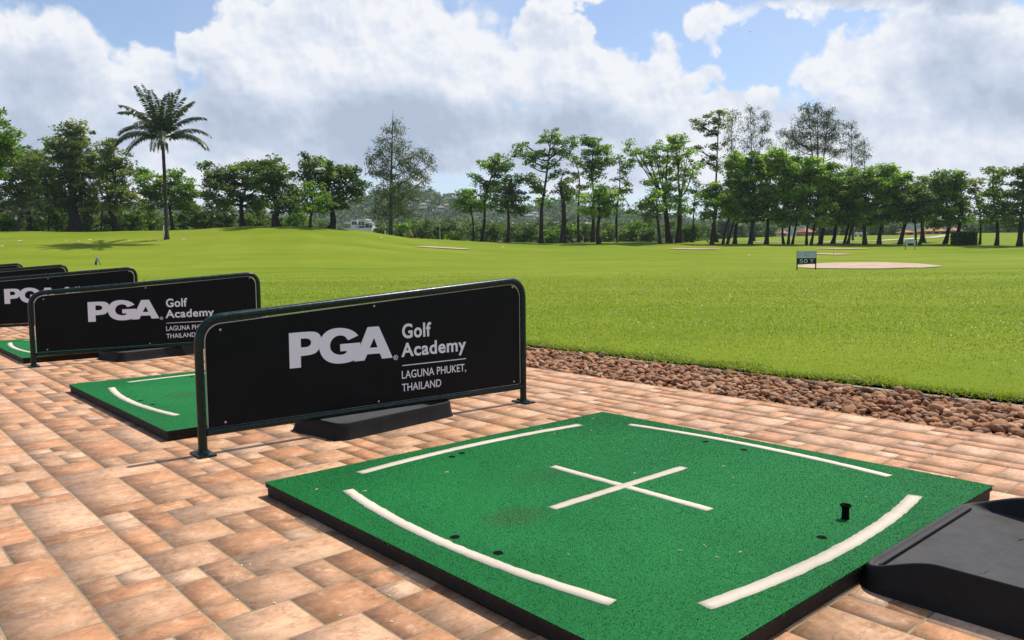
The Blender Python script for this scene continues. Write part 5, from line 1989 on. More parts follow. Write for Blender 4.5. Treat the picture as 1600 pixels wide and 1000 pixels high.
# villas on the far hillside
for px, py, d, w, h, rh, wm, rm, lab in [
    (640, 319, 560, 7, 4, 2.0, M_white, M_roof_g, 'whitest hillside villa, just right of the casuarina crown'),
    (651, 314, 575, 9, 3.5, 2.2, M_grey, M_roof_g, 'upper grey-roofed hillside villa right of the casuarina'),
    (661, 322, 555, 8, 4, 2.0, M_white, M_roof_g, 'hillside villa with a pale wall at the right of the left villa cluster'),
    (668, 317, 572, 6, 3.5, 2.0, M_grey, M_roof_p, 'small pink-roofed villa topping the left villa cluster'),
    (688, 327, 550, 8, 4, 2.6, M_grey, M_roof_p, 'large pink-roofed hillside villa right of the left villa cluster'),
    (697, 323, 570, 6, 3.5, 2.2, M_grey, M_roof_p, 'small pink-roofed hillside villa beside the larger pink-roofed one'),
    (820, 333, 560, 8, 3.5, 2.0, M_white, M_roof_g, 'pale hillside villa left of the tall forked tree trunk'),
    (829, 339, 550, 9, 3.5, 2.0, M_grey, M_roof_g, 'lower grey hillside villa beside the tall forked tree'),
    (836, 335, 565, 6, 3.5, 2.0, M_white, M_roof_g, 'small pale villa nearest the tall forked tree trunk'),
    (917, 351, 500, 7, 3.0, 1.6, M_white, M_roof_g, 'lone pale villa low between the middle trunks'),
]:
    p = at(px, py, d - 40)
    house('villa', p + np.array([0, 0, -1.0]), w * 0.6, 4.5, h * 0.42 + 0.4, rng.uniform(-.4, .4), wm, rm, lab, rh * 0.5, 3, 'villa', 'villas on the far hillside', ext=0.5)

# two lone palms on the hilltop
for px, py, lab in [(681, 303, 'larger lone palm on the hilltop skyline'), (686.5, 306, 'smaller lone palm on the hilltop skyline')]:
    d = 600
    c = at(px, py, d)
    b = at(px, py + 9, d)
    root = empty('hill_palm', b)
    root['label'], root['category'] = lab, 'palm'
    hgt = c[2] - b[2]
    bm = bmesh.new()
    tube(bm, [(0, 0, -1), (0, 0, hgt)], [0.25, 0.18], 6)
    bm_obj('trunk', bm, BARK, root)
    pts = np.array([0, 0, hgt]) + rng.normal(0, 0.75, (120, 3))
    leaf_obj('crown', cards(pts, 1.0, 2.5), LEAF['dark'], root)


# white modern villa beyond the mound
def white_villa():
    d = 215.0
    m = d / 1216
    p = at(560, 360, d)
    root = empty('white_villa', p, -0.12)
    root['label'], root['category'] = 'white stepped flat-roofed villa beyond the left mound', 'villa'
    Y = lambda yy: (360 - yy) * m
    X = lambda xx: (xx - 560) * m
    def blk(nm, x0, x1, y0, y1, mat, yd=0.0, dp=4.0):
        bm = bmesh.new()
        box(bm, ((X(x0) + X(x1)) / 2, dp / 2 + yd, (Y(y0) + Y(y1)) / 2), (X(x1) - X(x0), dp, Y(y0) - Y(y1)))
        return bm_obj(nm, bm, mat, root)
    blk('wall', 547, 557, 366, 343.5, M_white, 0.6)
    blk('wall', 559.5, 571, 366, 343.2, M_white, 0.0)
    blk('wall', 571.3, 577, 366, 346.2, M_grey, 0.4)
    blk('wall', 577.2, 583, 366, 350, M_white, 0.2)
    blk('roof', 536, 548, 348.6, 347.2, M_white, 0.2, 5)
    blk('roof', 559, 574, 344.0, 342.6, M_white, -0.6, 5)
    blk('roof', 570, 583.5, 349.6, 348.2, M_white, -0.6, 5)
    blk('terrace_wall', 540, 583.5, 366, 356.6, M_white, -1.2, 1.0)
    for x0, x1, y0, y1 in ((549, 552, 351, 346), (553, 556, 351, 346), (561, 564, 352, 346.5), (565.5, 569.5, 352, 346.5), (572.5, 576, 356, 351), (578, 582, 356, 352), (561, 569.5, 356.4, 353.4)):
        blk('window', x0, x1, y0, y1, M_glass, -0.12 if x0 > 559 else 0.45, 0.15)


white_villa()

# orange-roofed buildings beyond the right row
for px, d, wpx, ytop, lab, rz in [(1454, 168, 44, 355, 'long low building under the largest orange tiled roof', 0.1), (1414, 172, 16, 361, 'small orange-roofed hut left of the long orange roof', 0.0),
                                  (1488, 165, 12, 359, 'small orange-roofed hut behind the clipped hedge', 0.0), (1257, 160, 16, 356, 'orange-roofed hut between trunks right of the 50 Y sign', 0.2),
                                  (1221, 162, 9, 361, 'small white-walled orange-roofed hut left of the trio of trunks', 0.0)]:
    g = ground_at(px, d)
    m = d / 1216
    top = at(px, ytop, d)[2] - g[2]
    house('orange_roofed_building', g, wpx * m * 0.82, 3.4, max(0.7, top * 0.45), rz, M_pinkw if wpx > 10 else M_white, M_roof_o, lab, max(0.6, top * 0.55), 3 if wpx > 20 else 1, 'building', 'orange-roofed buildings beyond the right trees', 0.45)

# low pink wall panels under the middle trees
d = 108.0
g = ground_at(868, d)
m_ = d / 1216
root = empty('pink_wall', g)
root['label'], root['category'] = 'low pale pink stepped wall at the foot of the ivy trunk', 'wall'
z0 = at(868, 378.0, d)[2] - g[2]
for x0, x1, yt in ((851, 858.5, 375.5), (856.5, 864, 369.3), (864.3, 876.3, 367.4), (876.6, 885, 369.0), (885.2, 888, 372)):
    bm = bmesh.new()
    h = at(868, yt, d)[2] - g[2]
    box(bm, (((x0 + x1) / 2 - 868) * m_, 0.02 * (x0 % 3), h / 2 - 0.2), ((x1 - x0) * m_, 0.2, h + 0.4), 0.015)
    bm_obj('wall_panel', bm, M_pinkw, root)

# white box with a dark red lid
d = 104.0
g = ground_at(898, d)
m_ = d / 1216
root = empty('cooler_box', np.array([g[0], d, at(898, 377.2, d)[2]]))
root['label'], root['category'] = 'small white box with a dark red lid under the middle trees', 'box'
bm = bmesh.new()
r_ = bmesh.ops.create_cone(bm, cap_ends=True, segments=4, radius1=2.1 * m_, radius2=5.2 * m_, depth=4.6 * m_)
bmesh.ops.rotate(bm, matrix=Matrix.Rotation(math.pi / 4, 3, 'Z'), verts=bm.verts)
bmesh.ops.scale(bm, vec=(1, 0.6, 1), verts=bm.verts)
bmesh.ops.translate(bm, vec=(0, 0, 2.3 * m_), verts=bm.verts)
bm_obj('tub', bm, M_white, root)
bm = bmesh.new()
box(bm, (0, 0, 5.2 * m_), (8.0 * m_, 4.8 * m_, 1.1 * m_), 0.02)
bm_obj('lid', bm, flat_mat("dark_red", (0.16, 0.02, 0.015), (0.24, 0.035, 0.025)), root)

# ------------------------------------------------------------------ sand bunkers and cart paths (pieces of the ground)
M_sand, nt_, out_ = new_mat("bunker_sand")
g_ = nt_.new('ShaderNodeNewGeometry')
ns_ = nt_.noise(g_.outputs['Position'], 0.9, 5, 0.65)
pbsdf(nt_, out_, nt_.ramp(ns_, [(0.3, (0.40, 0.27, 0.19)), (0.5, (0.50, 0.36, 0.26)), (0.7, (0.56, 0.44, 0.32))]), 0.95, 0.1, bump=ns_, bump_s=0.4, bump_d=0.1)
M_path = flat_mat("path_concrete", (0.42, 0.36, 0.26), (0.54, 0.47, 0.35))


def ground_patch(name, outline_px, mat, lift):
    """a sheet laid on the terrain, its outline given by sighted points"""
    P = np.array([hit(*q) for q in outline_px])
    n = 64
    t = np.linspace(0, len(P), n, endpoint=False)
    i = t.astype(int)
    f = (t - i)[:, None]
    p0, p1, p2, p3 = P[(i - 1) % len(P)], P[i], P[(i + 1) % len(P)], P[(i + 2) % len(P)]
    Q = 0.5 * (2 * p1 + (p2 - p0) * f + (2 * p0 - 5 * p1 + 4 * p2 - p3) * f ** 2 + (3 * p1 - p0 - 3 * p2 + p3) * f ** 3)
    c = Q.mean(0)
    rings = []
    for s in (1.0, 0.85, 0.7, 0.5, 0.3, 0.12):
        R = c + (Q - c) * s
        R[:, 2] = terr(R[:, 0], R[:, 1]) + lift
        rings.append(R)
    cc = np.array([[c[0], c[1], float(terr(c[0], c[1])) + lift]])
    V = np.concatenate(rings + [cc])
    j = np.arange(n)
    j2 = (j + 1) % n
    F_ = [np.stack([a * n + j, a * n + j2, (a + 1) * n + j2, (a + 1) * n + j], 1) for a in range(len(rings) - 1)]
    Ft = np.stack([(len(rings) - 1) * n + j, (len(rings) - 1) * n + j2, np.full(n, len(V) - 1)], 1)
    o = mesh_np(name, V, F_ + [Ft], mat, smooth=True)
    tag(o, kind='structure')
    return o


ground_patch('sand_bunker', [(1243, 417.0), (1262, 419.5), (1300, 420.3), (1340, 420.6), (1400, 420.0), (1450, 418.6), (1472, 416.6), (1450, 414.0), (1410, 411.4), (1370, 410.3), (1330, 410.6), (1290, 411.6), (1262, 413.6)], M_sand, 0.035)
ground_patch('sand_bunker', [(1268, 397.4), (1300, 398.6), (1328, 398.4), (1326, 397.6), (1300, 396.8), (1275, 396.4)], M_sand, 0.05)
ground_patch('sand_bunker', [(1278, 389.2), (1310, 389.8), (1352, 389.6), (1350, 388.9), (1315, 388.4), (1285, 388.6)], M_sand, 0.06)
ground_patch('sand_bunker', [(1046, 389.2), (1080, 390.3), (1120, 390.3), (1122, 389.6), (1085, 388.7), (1055, 388.5)], M_sand, 0.06)
ground_patch('sand_bunker', [(648, 386.0), (680, 388.0), (715, 389.8), (732, 390.0), (728, 388.8), (700, 387.2), (670, 385.7)], M_sand, 0.06)


def path_strip(pts, width, lift):
    P = np.array([ground_at(px, d) for px, d in pts])
    n = 40
    t = np.linspace(0, 1, n)
    s = np.linspace(0, 1, len(P))
    Q = np.stack([np.interp(t, s, P[:, k]) for k in range(2)], 1)
    d = np.gradient(Q, axis=0)
    d /= np.hypot(*d.T)[:, None]
    nn = np.stack([-d[:, 1], d[:, 0]], 1)
    A, B = Q + nn * width / 2, Q - nn * width / 2
    V = np.concatenate([np.concatenate([X, (terr(X[:, 0], X[:, 1]) + lift)[:, None]], 1) for X in (A, B)])
    k = np.arange(n - 1)[:, None]
    o = mesh_np('cart_path', V, [np.concatenate([k, k + n, k + n + 1, k + 1], 1)], M_path)
    tag(o, kind='structure')


path_strip([(1180, 104), (1260, 104), (1340, 106), (1400, 112), (1440, 120), (1470, 132), (1500, 146)], 2.2, 0.06)

# ------------------------------------------------------------------ distance signs
M_post, nt_, out_ = new_mat("sign_post")
pbsdf(nt_, out_, (0.02, 0.016, 0.012), 0.6, 0.3)
M_board = flat_mat("sign_board_grey", (0.40, 0.42, 0.46), (0.52, 0.54, 0.58), 0.6, 3.0)
M_board_k, nt_, out_ = new_mat("sign_board_black")
pbsdf(nt_, out_, (0.010, 0.012, 0.012), 0.5, 0.3)
M_emblem = flat_mat("emblem_blue", (0.22, 0.32, 0.40), (0.28, 0.38, 0.46), 0.6, 3.0)


def yard_sign(px, py, wpx, hpx, split, body, label):
    base = hit(px, py)
    d = base[1]
    m = d / 1216
    w, h = wpx * m, hpx * m
    root = empty('distance_sign', base, 0.0)
    root['label'], root['category'], root['group'] = label, 'sign', 'yardage signs on the range'
    for s in (-1, 1):
        bm = bmesh.new()
        box(bm, (s * (w / 2 - 0.02), 0.0, h * 0.485), (0.045, 0.045, h * 0.97 + 0.06), 0.006)
        bm_obj('post', bm, M_post, root)
    zt, zm, zb = h, h * split[0], h * split[1]
    bm = bmesh.new()
    box(bm, (0, -0.036, (zt + zm) / 2), (w, 0.022, zt - zm), 0.004)
    up = bm_obj('upper_board', bm, M_board, root)
    bm = bmesh.new()
    box(bm, (0, -0.036, (zm + zb) / 2 - 0.002), (w * 0.985, 0.022, zm - zb - 0.006), 0.004)
    lo = bm_obj('lower_board', bm, M_board_k if body == '50 Y' else M_board, root)
    # faded emblem on the upper board: a swept ring and a line beneath
    bm = bmesh.new()
    n = 26
    R0, R1 = (zt - zm) * 0.30, (zt - zm) * 0.19
    cz = zm + (zt - zm) * 0.58
    vs = []
    for k in range(n + 1):
        a = math.radians(35 + 250 * k / n)
        vs.append([bm.verts.new((1.7 * r * math.cos(a) + 0.02, -0.0486, cz + r * math.sin(a))) for r in (R0, R1)])
    for a, b in zip(vs, vs[1:]):
        bm.faces.new((a[0], b[0], b[1], a[1]))
    bm_obj('emblem', bm, M_emblem, up)
    if body == '50 Y':
        cap = (zm - zb) * 0.62
        me1 = text_mesh('50', -w * 0.38, w * 0.04, zb + (zm - zb) * 0.19, cap, 0.01)
        me2 = text_mesh('Y', w * 0.15, w * 0.36, zb + (zm - zb) * 0.19, cap, 0.01)
        me = join_meshes('lettering', [(me1, 0.0485), (me2, 0.0485)], M_board)
        link(bpy.data.objects.new('lettering', me), lo)
    else:
        bm = bmesh.new()
        box(bm, (0.02, -0.0485, (zm + zb) / 2), (w * 0.62, 0.004, (zm - zb) * 0.8))
        bm_obj('number_plate', bm, M_board_k, lo)
    return root


yard_sign(1259.8, 421.5, 30.5, 29.5, (0.62, 0.30), '50 Y', 'grey and black 50 Y sign left of the big sand bunker')
yard_sign(1422, 390.5, 15.5, 16.0, (0.66, 0.40), '', 'smaller far grey sign on two posts in front of the right trees')

# ------------------------------------------------------------------ flags, stakes
M_pole, nt_, out_ = new_mat("pole_white")
pbsdf(nt_, out_, (0.62, 0.62, 0.56), 0.5, 0.4)
M_flagk = flat_mat("flag_dark", (0.012, 0.014, 0.016), (0.03, 0.032, 0.035), 0.8, 3)
M_yel = flat_mat("flag_yellow", (0.50, 0.33, 0.06), (0.60, 0.42, 0.10), 0.8, 3)


def flag_pole(px, py_base, py_top, label, flag_mat=None, d=None, fl=(-7, 5.5), r=0.02):
    base = hit(px, py_base) if d is None else ground_at(px, d)
    d = base[1]
    h = at(px, py_top, d)[2] - base[2]
    m = d / 1216
    root = empty('golf_flag', base)
    root['label'], root['category'] = label, 'golf flag'
    bm = bmesh.new()
    tube(bm, [(0, 0, -0.05), (0, 0, h)], [r, r * 0.7], 8)
    bm_obj('pole', bm, M_pole, root)
    if flag_mat:
        L, H = fl[0] * m, fl[1] * m
        n = 10
        bm = bmesh.new()
        rows = []
        for k in range(n + 1):
            t = k / n
            y = 0.06 * math.sin(t * 6) * t
            rows.append([bm.verts.new((L * t, y + s * 0.004, z)) for s in (-1, 1) for z in (h - 0.03 - 0.1 * t, h - 0.03 - H * (1 - 0.25 * t) - 0.12 * t)])
        for a, b in zip(rows, rows[1:]):
            bm.faces.new((a[0], b[0], b[1], a[1]))
            bm.faces.new((a[2], a[3], b[3], b[2]))
            bm.faces.new((a[0], a[2], b[2], b[0]))
            bm.faces.new((a[1], b[1], b[3], a[3]))
        bm_obj('flag_cloth', bm, flag_mat, root)
    return root


flag_pole(687.5, 374.8, 353.5, 'white flag pole with a limp dark flag, right of the orange-shirted person', M_flagk, r=0.03)
flag_pole(1302, 404, 386, 'thin pole behind the 50 Y sign by the small sand strip', None, r=0.02)
flag_pole(965.5, 380, 357, 'thin pale pole in front of the tiered thin tree', None, r=0.022)


def stake(px, d, y0, y1, label, mat, rad=0.05, lean=0.0):
    base = ground_at(px, d)
    root_z = min(base[2], at(px, y0, d)[2])
    h = at(px, y1, d)[2] - root_z
    bm = bmesh.new()
    tube(bm, [(0, 0, -0.05), (lean * 0.5, 0, h * 0.5), (lean, 0, h * 0.97), (lean * 1.02, 0, h)], [rad, rad, rad, rad * 0.4], 8)
    o = bm_obj('marker_stake', bm, mat)
    o.location = (base[0], d, root_z)
    tag(o, label, 'stake')


stake(602.5, 84, 367.5, 360, 'short white stake left of the casuarina trunk', M_pole, 0.07)
stake(257.5, 73, 367, 352, 'white stake touching the foot of the tall palm', M_pole, 0.055)
stake(962.5, 94, 379.5, 373, 'short beige stake leaning by the tiered thin tree', M_yel, 0.07, -0.15)
stake(911.5, 96, 379, 370, 'thin white stake right of the red-lidded box', M_pole, 0.03)

# yellow pennant leaning by the first trunk of the right row
g = ground_at(1107, 92)
root = empty('yellow_flag', g)
root['label'], root['category'] = 'small yellow pennant leaning by the leftmost right-row trunk', 'flag'
m_ = 92 / 1216
bm = bmesh.new()
tube(bm, [(0.05, 0, -0.05), (-0.02, 0, 9.0 * m_)], 0.018, 6)
bm_obj('pole', bm, M_pole, root)
bm = bmesh.new()
v = [bm.verts.new(p) for p in ((-0.02, -0.03, 8.6 * m_), (-4.6 * m_, -0.05, 8.2 * m_), (-3.6 * m_, -0.03, 4.6 * m_), (0.0, -0.03, 2.2 * m_), (0.01, -0.03, 5 * m_))]
f = bm.faces.new(v)
ex = bmesh.ops.extrude_face_region(bm, geom=[f])
bmesh.ops.translate(bm, vec=(0, 0.02, 0), verts=[q for q in ex['geom'] if isinstance(q, bmesh.types.BMVert)])
bm_obj('flag_cloth', bm, M_yel, root)


# ------------------------------------------------------------------ golf bag on its stand
def golf_bag():
    base = hit(151.5, 414.5)
    d = base[1]
    m = d / 1216
    s = 13.5 * m / 0.95
    root = empty('golf_bag', base, 0.3)
    root.scale = (s, s, s)
    root['label'], root['category'] = 'blue-grey golf bag propped on its stand out on the lawn', 'golf bag'
    M_bag = flat_mat("bag_cloth", (0.20, 0.27, 0.36), (0.30, 0.38, 0.47), 0.7, 6)
    ax = Vector((0.16, 0, 0.92)).normalized()
    b0, b1 = Vector((-0.10, 0, 0.02)), Vector((0.06, 0, 0.86))
    bm = bmesh.new()
    pts = [b0.lerp(b1, t) for t in (0, .03, .3, .6, .92, .97, 1.0)]
    tube(bm, pts, [0.10, 0.125, 0.13, 0.125, 0.14, 0.145, 0.12], 16)
    bm_obj('bag_body', bm, M_bag, root, smooth=True)
    bm = bmesh.new()
    p = b0.lerp(b1, 0.3) + Vector((-0.02, -0.15, 0))
    box(bm, p, (0.17, 0.08, 0.36), 0.03, Matrix.Rotation(0.17, 3, 'Y'))
    bm_obj('pocket', bm, M_flagk, root, smooth=True)
    for sy in (-1, 1):
        bm = bmesh.new()
        tube(bm, [b0.lerp(b1, 0.82) + Vector((0.1, sy * 0.03, 0)), (0.36, sy * 0.24, 0.0)], 0.016, 8)
        bm_obj('leg', bm, M_flagk, root)


golf_bag()


# ------------------------------------------------------------------ golf cart between the trunks
def golf_cart():
    d = 142.0
    base = ground_at(1344, d)
    root = empty('golf_cart', base, math.radians(100))
    root['label'], root['category'] = 'small white golf cart between the right trunks', 'golf cart'
    M_cart = flat_mat("cart_white", (0.66, 0.66, 0.68), (0.76, 0.76, 0.78), 0.35, 2)
    M_seat = flat_mat("cart_seat", (0.10, 0.09, 0.08), (0.16, 0.15, 0.13), 0.7, 4)
    bm = bmesh.new()
    box(bm, (0, 0, 0.42), (2.2, 1.12, 0.22), 0.07)
    box(bm, (0.85, 0, 0.66), (0.55, 1.08, 0.36), 0.12)
    box(bm, (-0.75, 0, 0.66), (0.72, 1.1, 0.36), 0.10)
    bm_obj('body', bm, M_cart, root, auto=35)
    bm = bmesh.new()
    box(bm, (-0.05, 0, 1.90), (1.85, 1.2, 0.08), 0.035)
    bm_obj('canopy', bm, M_cart, root, auto=35)
    for x, y in ((0.72, 0.5), (0.72, -0.5), (-0.85, 0.5), (-0.85, -0.5)):
        bm = bmesh.new()
        tube(bm, [(x * 1.05, y, 0.8), (x, y, 1.87)], 0.022, 8)
        bm_obj('canopy_post', bm, M_post, root)
    bm = bmesh.new()
    box(bm, (-0.25, 0, 0.80), (0.5, 1.0, 0.14), 0.05)
    box(bm, (-0.50, 0, 1.08), (0.12, 1.0, 0.46), 0.05)
    bm_obj('seat', bm, M_seat, root, auto=35)
    for x in (0.78, -0.72):
        for y in (0.52, -0.52):
            w = empty('wheel', (x, y, 0.22))
            w.parent = root
            bm = bmesh.new()
            tube(bm, [(0, -0.09, 0), (0, -0.08, 0), (0, 0.08, 0), (0, 0.09, 0)], [0.19, 0.22, 0.22, 0.19], 18)
            bm_obj('tyre', bm, M_flagk, w, auto=35)
            bm = bmesh.new()
            tube(bm, [(0, -0.095, 0), (0, 0.095, 0)], 0.11, 14)
            bm_obj('rim', bm, M_cart, w)
    bm = bmesh.new()
    tube(bm, [(0.75, 0.25, 0.8), (0.35, 0.25, 1.12)], 0.02, 8)
    ring = [(0.35 + 0.06 * math.sin(a), 0.25 + 0.17 * math.cos(a), 1.12 + 0.15 * math.sin(a)) for a in np.linspace(0, 2 * math.pi, 17)]
    tube(bm, ring, 0.016, 6, caps=False)
    bm_obj('steering_wheel', bm, M_post, root)


golf_cart()


# ------------------------------------------------------------------ person in orange with a trolley, beyond the mound
def golfer():
    d = 95.0
    head = at(643.5, 360.5, d)
    zf = head[2] - 1.72
    root = empty('person', (head[0], d, zf), 0.0)
    root['label'], root['category'] = 'person in an orange shirt and white cap, seen beyond the mound', 'person'
    skin = flat_mat("skin", (0.30, 0.17, 0.11), (0.38, 0.22, 0.15), 0.6, 8)
    shirt = flat_mat("orange_shirt", (0.62, 0.13, 0.03), (0.72, 0.18, 0.05), 0.8, 8)
    trousers = flat_mat("dark_trousers", (0.03, 0.03, 0.035), (0.06, 0.06, 0.065), 0.8, 8)

    def skinned(name, verts, edges, radii, mat, parent, rootv=0):
        me = bpy.data.meshes.new(name)
        me.from_pydata(verts, edges, [])
        o = bpy.data.objects.new(name, me)
        C.objects.link(o)
        mod = o.modifiers.new('s', 'SKIN')
        if not me.skin_vertices:
            bm = bmesh.new()
            bm.from_mesh(me)
            bm.verts.layers.skin.verify()
            bm.to_mesh(me)
            bm.free()
        for sv, r in zip(me.skin_vertices[0].data, radii):
            sv.radius = r if hasattr(r, '__len__') else (r, r)
        me.skin_vertices[0].data[rootv].use_root = True
        sb = o.modifiers.new('b', 'SUBSURF')
        sb.levels = sb.render_levels = 2
        dg = bpy.context.evaluated_depsgraph_get()
        dg.update()
        m2 = bpy.data.meshes.new_from_object(o.evaluated_get(dg))
        m2.name = name
        m2.shade_smooth()
        m2.materials.clear()
        m2.materials.append(mat)
        bpy.data.objects.remove(o)
        return link(bpy.data.objects.new(name, m2), parent)
    # joints: slightly bent forward, facing left towards the trolley, arms reaching to its handle
    V = [(0, 0, 0.94), (-0.04, 0, 1.15), (-0.10, 0, 1.40), (-0.12, 0, 1.50), (-0.15, 0, 1.58), (-0.17, 0, 1.67),
         (-0.10, -0.19, 1.40), (-0.22, -0.23, 1.16), (-0.42, -0.18, 1.05), (-0.10, 0.19, 1.40), (-0.20, 0.24, 1.16), (-0.42, 0.18, 1.06),
         (0, -0.10, 0.90), (-0.03, -0.11, 0.50), (0.02, -0.11, 0.08), (-0.10, -0.12, 0.04), (0, 0.10, 0.90), (0.06, 0.11, 0.50), (0.14, 0.11, 0.08), (0.02, 0.12, 0.04),
         (-0.50, -0.17, 1.03), (-0.50, 0.17, 1.04)]
    E_ = [(0, 1), (1, 2), (2, 3), (3, 4), (4, 5), (2, 6), (6, 7), (7, 8), (2, 9), (9, 10), (10, 11), (0, 12), (12, 13), (13, 14), (14, 15), (0, 16), (16, 17), (17, 18), (18, 19), (8, 20), (11, 21)]
    Rr = [(0.13, 0.16), (0.12, 0.15), (0.12, 0.17), 0.055, 0.085, 0.075, 0.065, 0.05, 0.035, 0.065, 0.05, 0.035, 0.09, 0.065, 0.045, 0.035, 0.09, 0.065, 0.045, 0.035, 0.03, 0.03]
    body = skinned('body', V, E_, Rr, skin, root)
    skinned('shirt', V[:3] + [V[6], (-0.18, -0.22, 1.22), V[9], (-0.17, 0.23, 1.22)], [(0, 1), (1, 2), (2, 3), (3, 4), (2, 5), (5, 6)], [(0.155, 0.185), (0.145, 0.175), (0.14, 0.185), 0.085, 0.07, 0.085, 0.07], shirt, root)
    skinned('trousers', [(0, 0, 0.97), V[12], V[13], (0.02, -0.11, 0.10), V[16], V[17], (0.14, 0.11, 0.10)], [(0, 1), (1, 2), (2, 3), (0, 4), (4, 5), (5, 6)], [(0.15, 0.17), 0.11, 0.085, 0.065, 0.11, 0.085, 0.065], trousers, root)
    bm = bmesh.new()
    bmesh.ops.create_uvsphere(bm, u_segments=16, v_segments=10, radius=0.105)
    for v in list(bm.verts):
        if v.co.z < -0.01:
            bm.verts.remove(v)
    box(bm, (-0.14, 0, 0.005), (0.13, 0.14, 0.015), 0.005)
    cap = bm_obj('cap', bm, M_white, root, smooth=True)
    cap.location = (-0.165, 0, 1.655)
    for sy in (-1, 1):
        bm = bmesh.new()
        box(bm, (-0.53, sy * 0.17, 1.03), (0.07, 0.08, 0.035), 0.012)
        for k in range(4):
            tube(bm, [(-0.555, sy * 0.17 + (k - 1.5) * 0.02, 1.035), (-0.60, sy * 0.17 + (k - 1.5) * 0.02, 1.03), (-0.605, sy * 0.17 + (k - 1.5) * 0.02, 1.0)], 0.0095, 6)
        tube(bm, [(-0.53, sy * 0.13, 1.03), (-0.575, sy * 0.12, 1.01)], 0.011, 6)
        bm_obj('hand', bm, skin, root, smooth=True)
    # trolley
    tr = empty('golf_trolley', (head[0] - 0.95, d, zf))
    tr['label'], tr['category'] = 'dark two-wheeled golf trolley held by the orange-shirted person', 'golf trolley'
    bm = bmesh.new()
    tube(bm, [(0.36, -0.17, 1.0), (0.36, 0.17, 1.0)], 0.018, 8)
    tube(bm, [(0.36, 0, 1.0), (0.1, 0, 0.75), (-0.35, 0, 0.25)], 0.02, 8)
    tube(bm, [(0.0, -0.3, 0.16), (0.0, 0.3, 0.16)], 0.018, 8)
    tube(bm, [(0.05, 0, 0.68), (0.0, 0, 0.16)], 0.018, 8)
    bm_obj('trolley_frame', bm, M_bolt, tr)
    for sy in (-1, 1):
        bm = bmesh.new()
        tube(bm, [(0, sy * 0.3 - 0.025, 0.16), (0, sy * 0.3 + 0.025, 0.16)], 0.16, 18)
        bm_obj('wheel', bm, M_flagk, tr)
    bm = bmesh.new()
    tube(bm, [(-0.36, 0, 0.32), (-0.34, 0, 0.34), (0.12, 0, 0.92), (0.16, 0, 0.98)], [0.12, 0.13, 0.14, 0.12], 14)
    gb = bm_obj('golf_bag', bm, flat_mat('dark_bag_cloth', (0.02, 0.022, 0.025), (0.05, 0.055, 0.06), 0.7, 6), None, smooth=True)
    gb.location = tr.location
    tag(gb, 'dark golf bag strapped upright on the distant trolley', 'golf bag')


golfer()


# ------------------------------------------------------------------ birds
def bird(px, py, d, span, label, rz):
    p = at(px, py, d)
    root_me = bmesh.new()
    bm = root_me
    tube(bm, [(-0.42, 0, 0.02), (-0.25, 0, 0.0), (0, 0, 0), (0.22, 0, 0.02), (0.36, 0, 0.05), (0.44, 0, 0.05), (0.52, 0, 0.04)], [0.03, 0.06, 0.11, 0.09, 0.065, 0.06, 0.008], 10)
    for s in (-1, 1):
        lo = []
        for sec, (y, z, x0, x1, t) in enumerate(((0.05, 0.03, -0.14, 0.16, 0.03), (0.45, 0.22, -0.12, 0.18, 0.02), (0.95, 0.12, -0.22, 0.02, 0.006))):
            lo.append([bm.verts.new((x, s * y, z + dz)) for x, dz in ((x0, 0), ((x0 + x1) / 2, t), (x1, 0), ((x0 + x1) / 2, -t))])
        for a, b in zip(lo, lo[1:]):
            for k in range(4):
                bm.faces.new((a[k], a[(k + 1) % 4], b[(k + 1) % 4], b[k]))
        bm.faces.new(lo[-1])
    tl = [bm.verts.new(q) for q in ((-0.38, 0.04, 0.02), (-0.38, -0.04, 0.02), (-0.62, -0.11, 0.03), (-0.62, 0.11, 0.03))]
    bm.faces.new(tl)
    o = bm_obj('bird', bm, M_flagk, smooth=True)
    o.location = p
    o.scale = (span / 1.9,) * 3
    o.rotation_euler = (0.3, 0.1, rz)
    tag(o, label, 'bird')


bird(1172, 50, 90, 0.42, 'small dark bird in the blue sky at upper right', 0.7)
bird(670, 204, 110, 0.28, 'tiny dark bird before the grey cloud left of centre', 2.4)


# ------------------------------------------------------------------ pale sand-filled divots on the left lawn
def divots():
    Vs, Fs, b = [], [], 0
    for px, py in [(104, 376), (123, 377.4), (203, 376.2), (234, 376), (249, 375.8), (287, 374), (31, 376.4), (140, 375), (3, 385), (596, 372), (786, 386), (1170, 399)]:
        c = hit(px, py)
        r = rng.uniform(0.06, 0.12)
        a = np.linspace(0, 2 * math.pi, 13)[:-1]
        rr = r * (1 + 0.25 * np.sin(3 * a + px))
        P = np.stack([c[0] + rr * np.cos(a) * 1.3, c[1] + rr * np.sin(a) * 3.0, 0 * a], 1)
        P[:, 2] = terr(P[:, 0], P[:, 1]) + 0.03
        Vs.append(np.concatenate([P, [[c[0], c[1], float(terr(c[0], c[1])) + 0.05]]]))
        k = np.arange(12)
        Fs.append(np.stack([k, (k + 1) % 12, np.full(12, 12)], 1) + b)
        b += 13
    o = mesh_np('sand_patch', np.concatenate(Vs), [np.concatenate(Fs)], flat_mat("pale_sand", (0.6, 0.58, 0.45), (0.72, 0.70, 0.58)))
    tag(o, kind='structure')


divots()


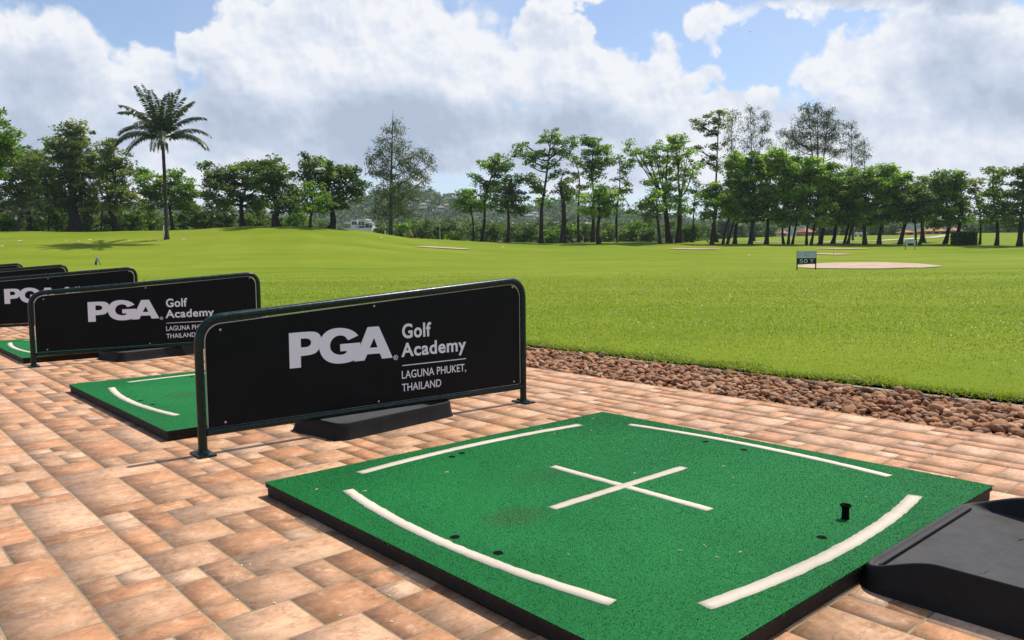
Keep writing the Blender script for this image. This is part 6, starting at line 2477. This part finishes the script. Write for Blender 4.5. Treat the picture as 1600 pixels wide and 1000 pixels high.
# ------------------------------------------------------------------ small litter on tiles and mat
def litter():
    V, k = [], 0
    spots = [(-1.02, -0.245, 0), (-1.005, -0.235, 0), (-1.10, -0.075, 0), (-1.05, -0.01, 0), (-0.98, 0.13, 0), (-0.92, 0.22, 0), (-0.86, 0.12, 0)]
    r = np.random.default_rng(21)
    for _ in range(26):
        spots.append((r.uniform(-1.5, 1.4), r.uniform(-4.0, 0.6), 0))
    for _ in range(30):
        spots.append((r.uniform(-0.7, 0.7), r.uniform(-0.66, 0.7), 0.0425))
    for u, v, z in spots:
        if z == 0 and abs(u) < 0.78 and (abs(v) < 0.78 or -3.25 < v < -1.58):
            continue
        L, w = (r.uniform(0.003, 0.008), r.uniform(0.002, 0.004)) if z == 0 else (r.uniform(0.004, 0.009), r.uniform(0.0005, 0.001))
        a = r.uniform(0, 6.283)
        c = np.array(uvw(u, v, z + 0.001))
        d1 = np.array([math.cos(a), math.sin(a), 0]) * L
        d2 = np.array([-math.sin(a), math.cos(a), 0]) * w
        V += [c - d1, c + d2, c + d1, c - d2, c + np.array([0, 0, 0.003])]
        k += 1
    b = np.arange(k)[:, None] * 5
    F_ = np.concatenate([b + np.array([[0, 1, 4]]), b + np.array([[1, 2, 4]]), b + np.array([[2, 3, 4]]), b + np.array([[3, 0, 4]])])
    o = mesh_np('litter', np.array(V), [F_], flat_mat("pale_litter", (0.22, 0.24, 0.11), (0.62, 0.56, 0.40), 0.8, 25))
    tag(o, 'tiny pale clippings scattered on the tiles and mats', 'litter', kind='stuff')


litter()

# ------------------------------------------------------------------ air
def build_haze():
    m, nt, out = new_mat("haze_air")
    pv = nt.new('ShaderNodeVolumePrincipled')
    pv.inputs['Color'].default_value = (0.80, 0.88, 1.0, 1)
    pv.inputs['Density'].default_value = 0.0002
    pv.inputs['Anisotropy'].default_value = 0.2
    nt.l.new(pv.outputs[0], out.inputs['Volume'])
    bm = bmesh.new()
    box(bm, (0, 0, 48.5), (8400, 8400, 103))
    o = bm_obj('haze', bm, m)
    tag(o, 'thin bluish haze that pales the far hills', 'haze', kind='stuff')


build_haze()
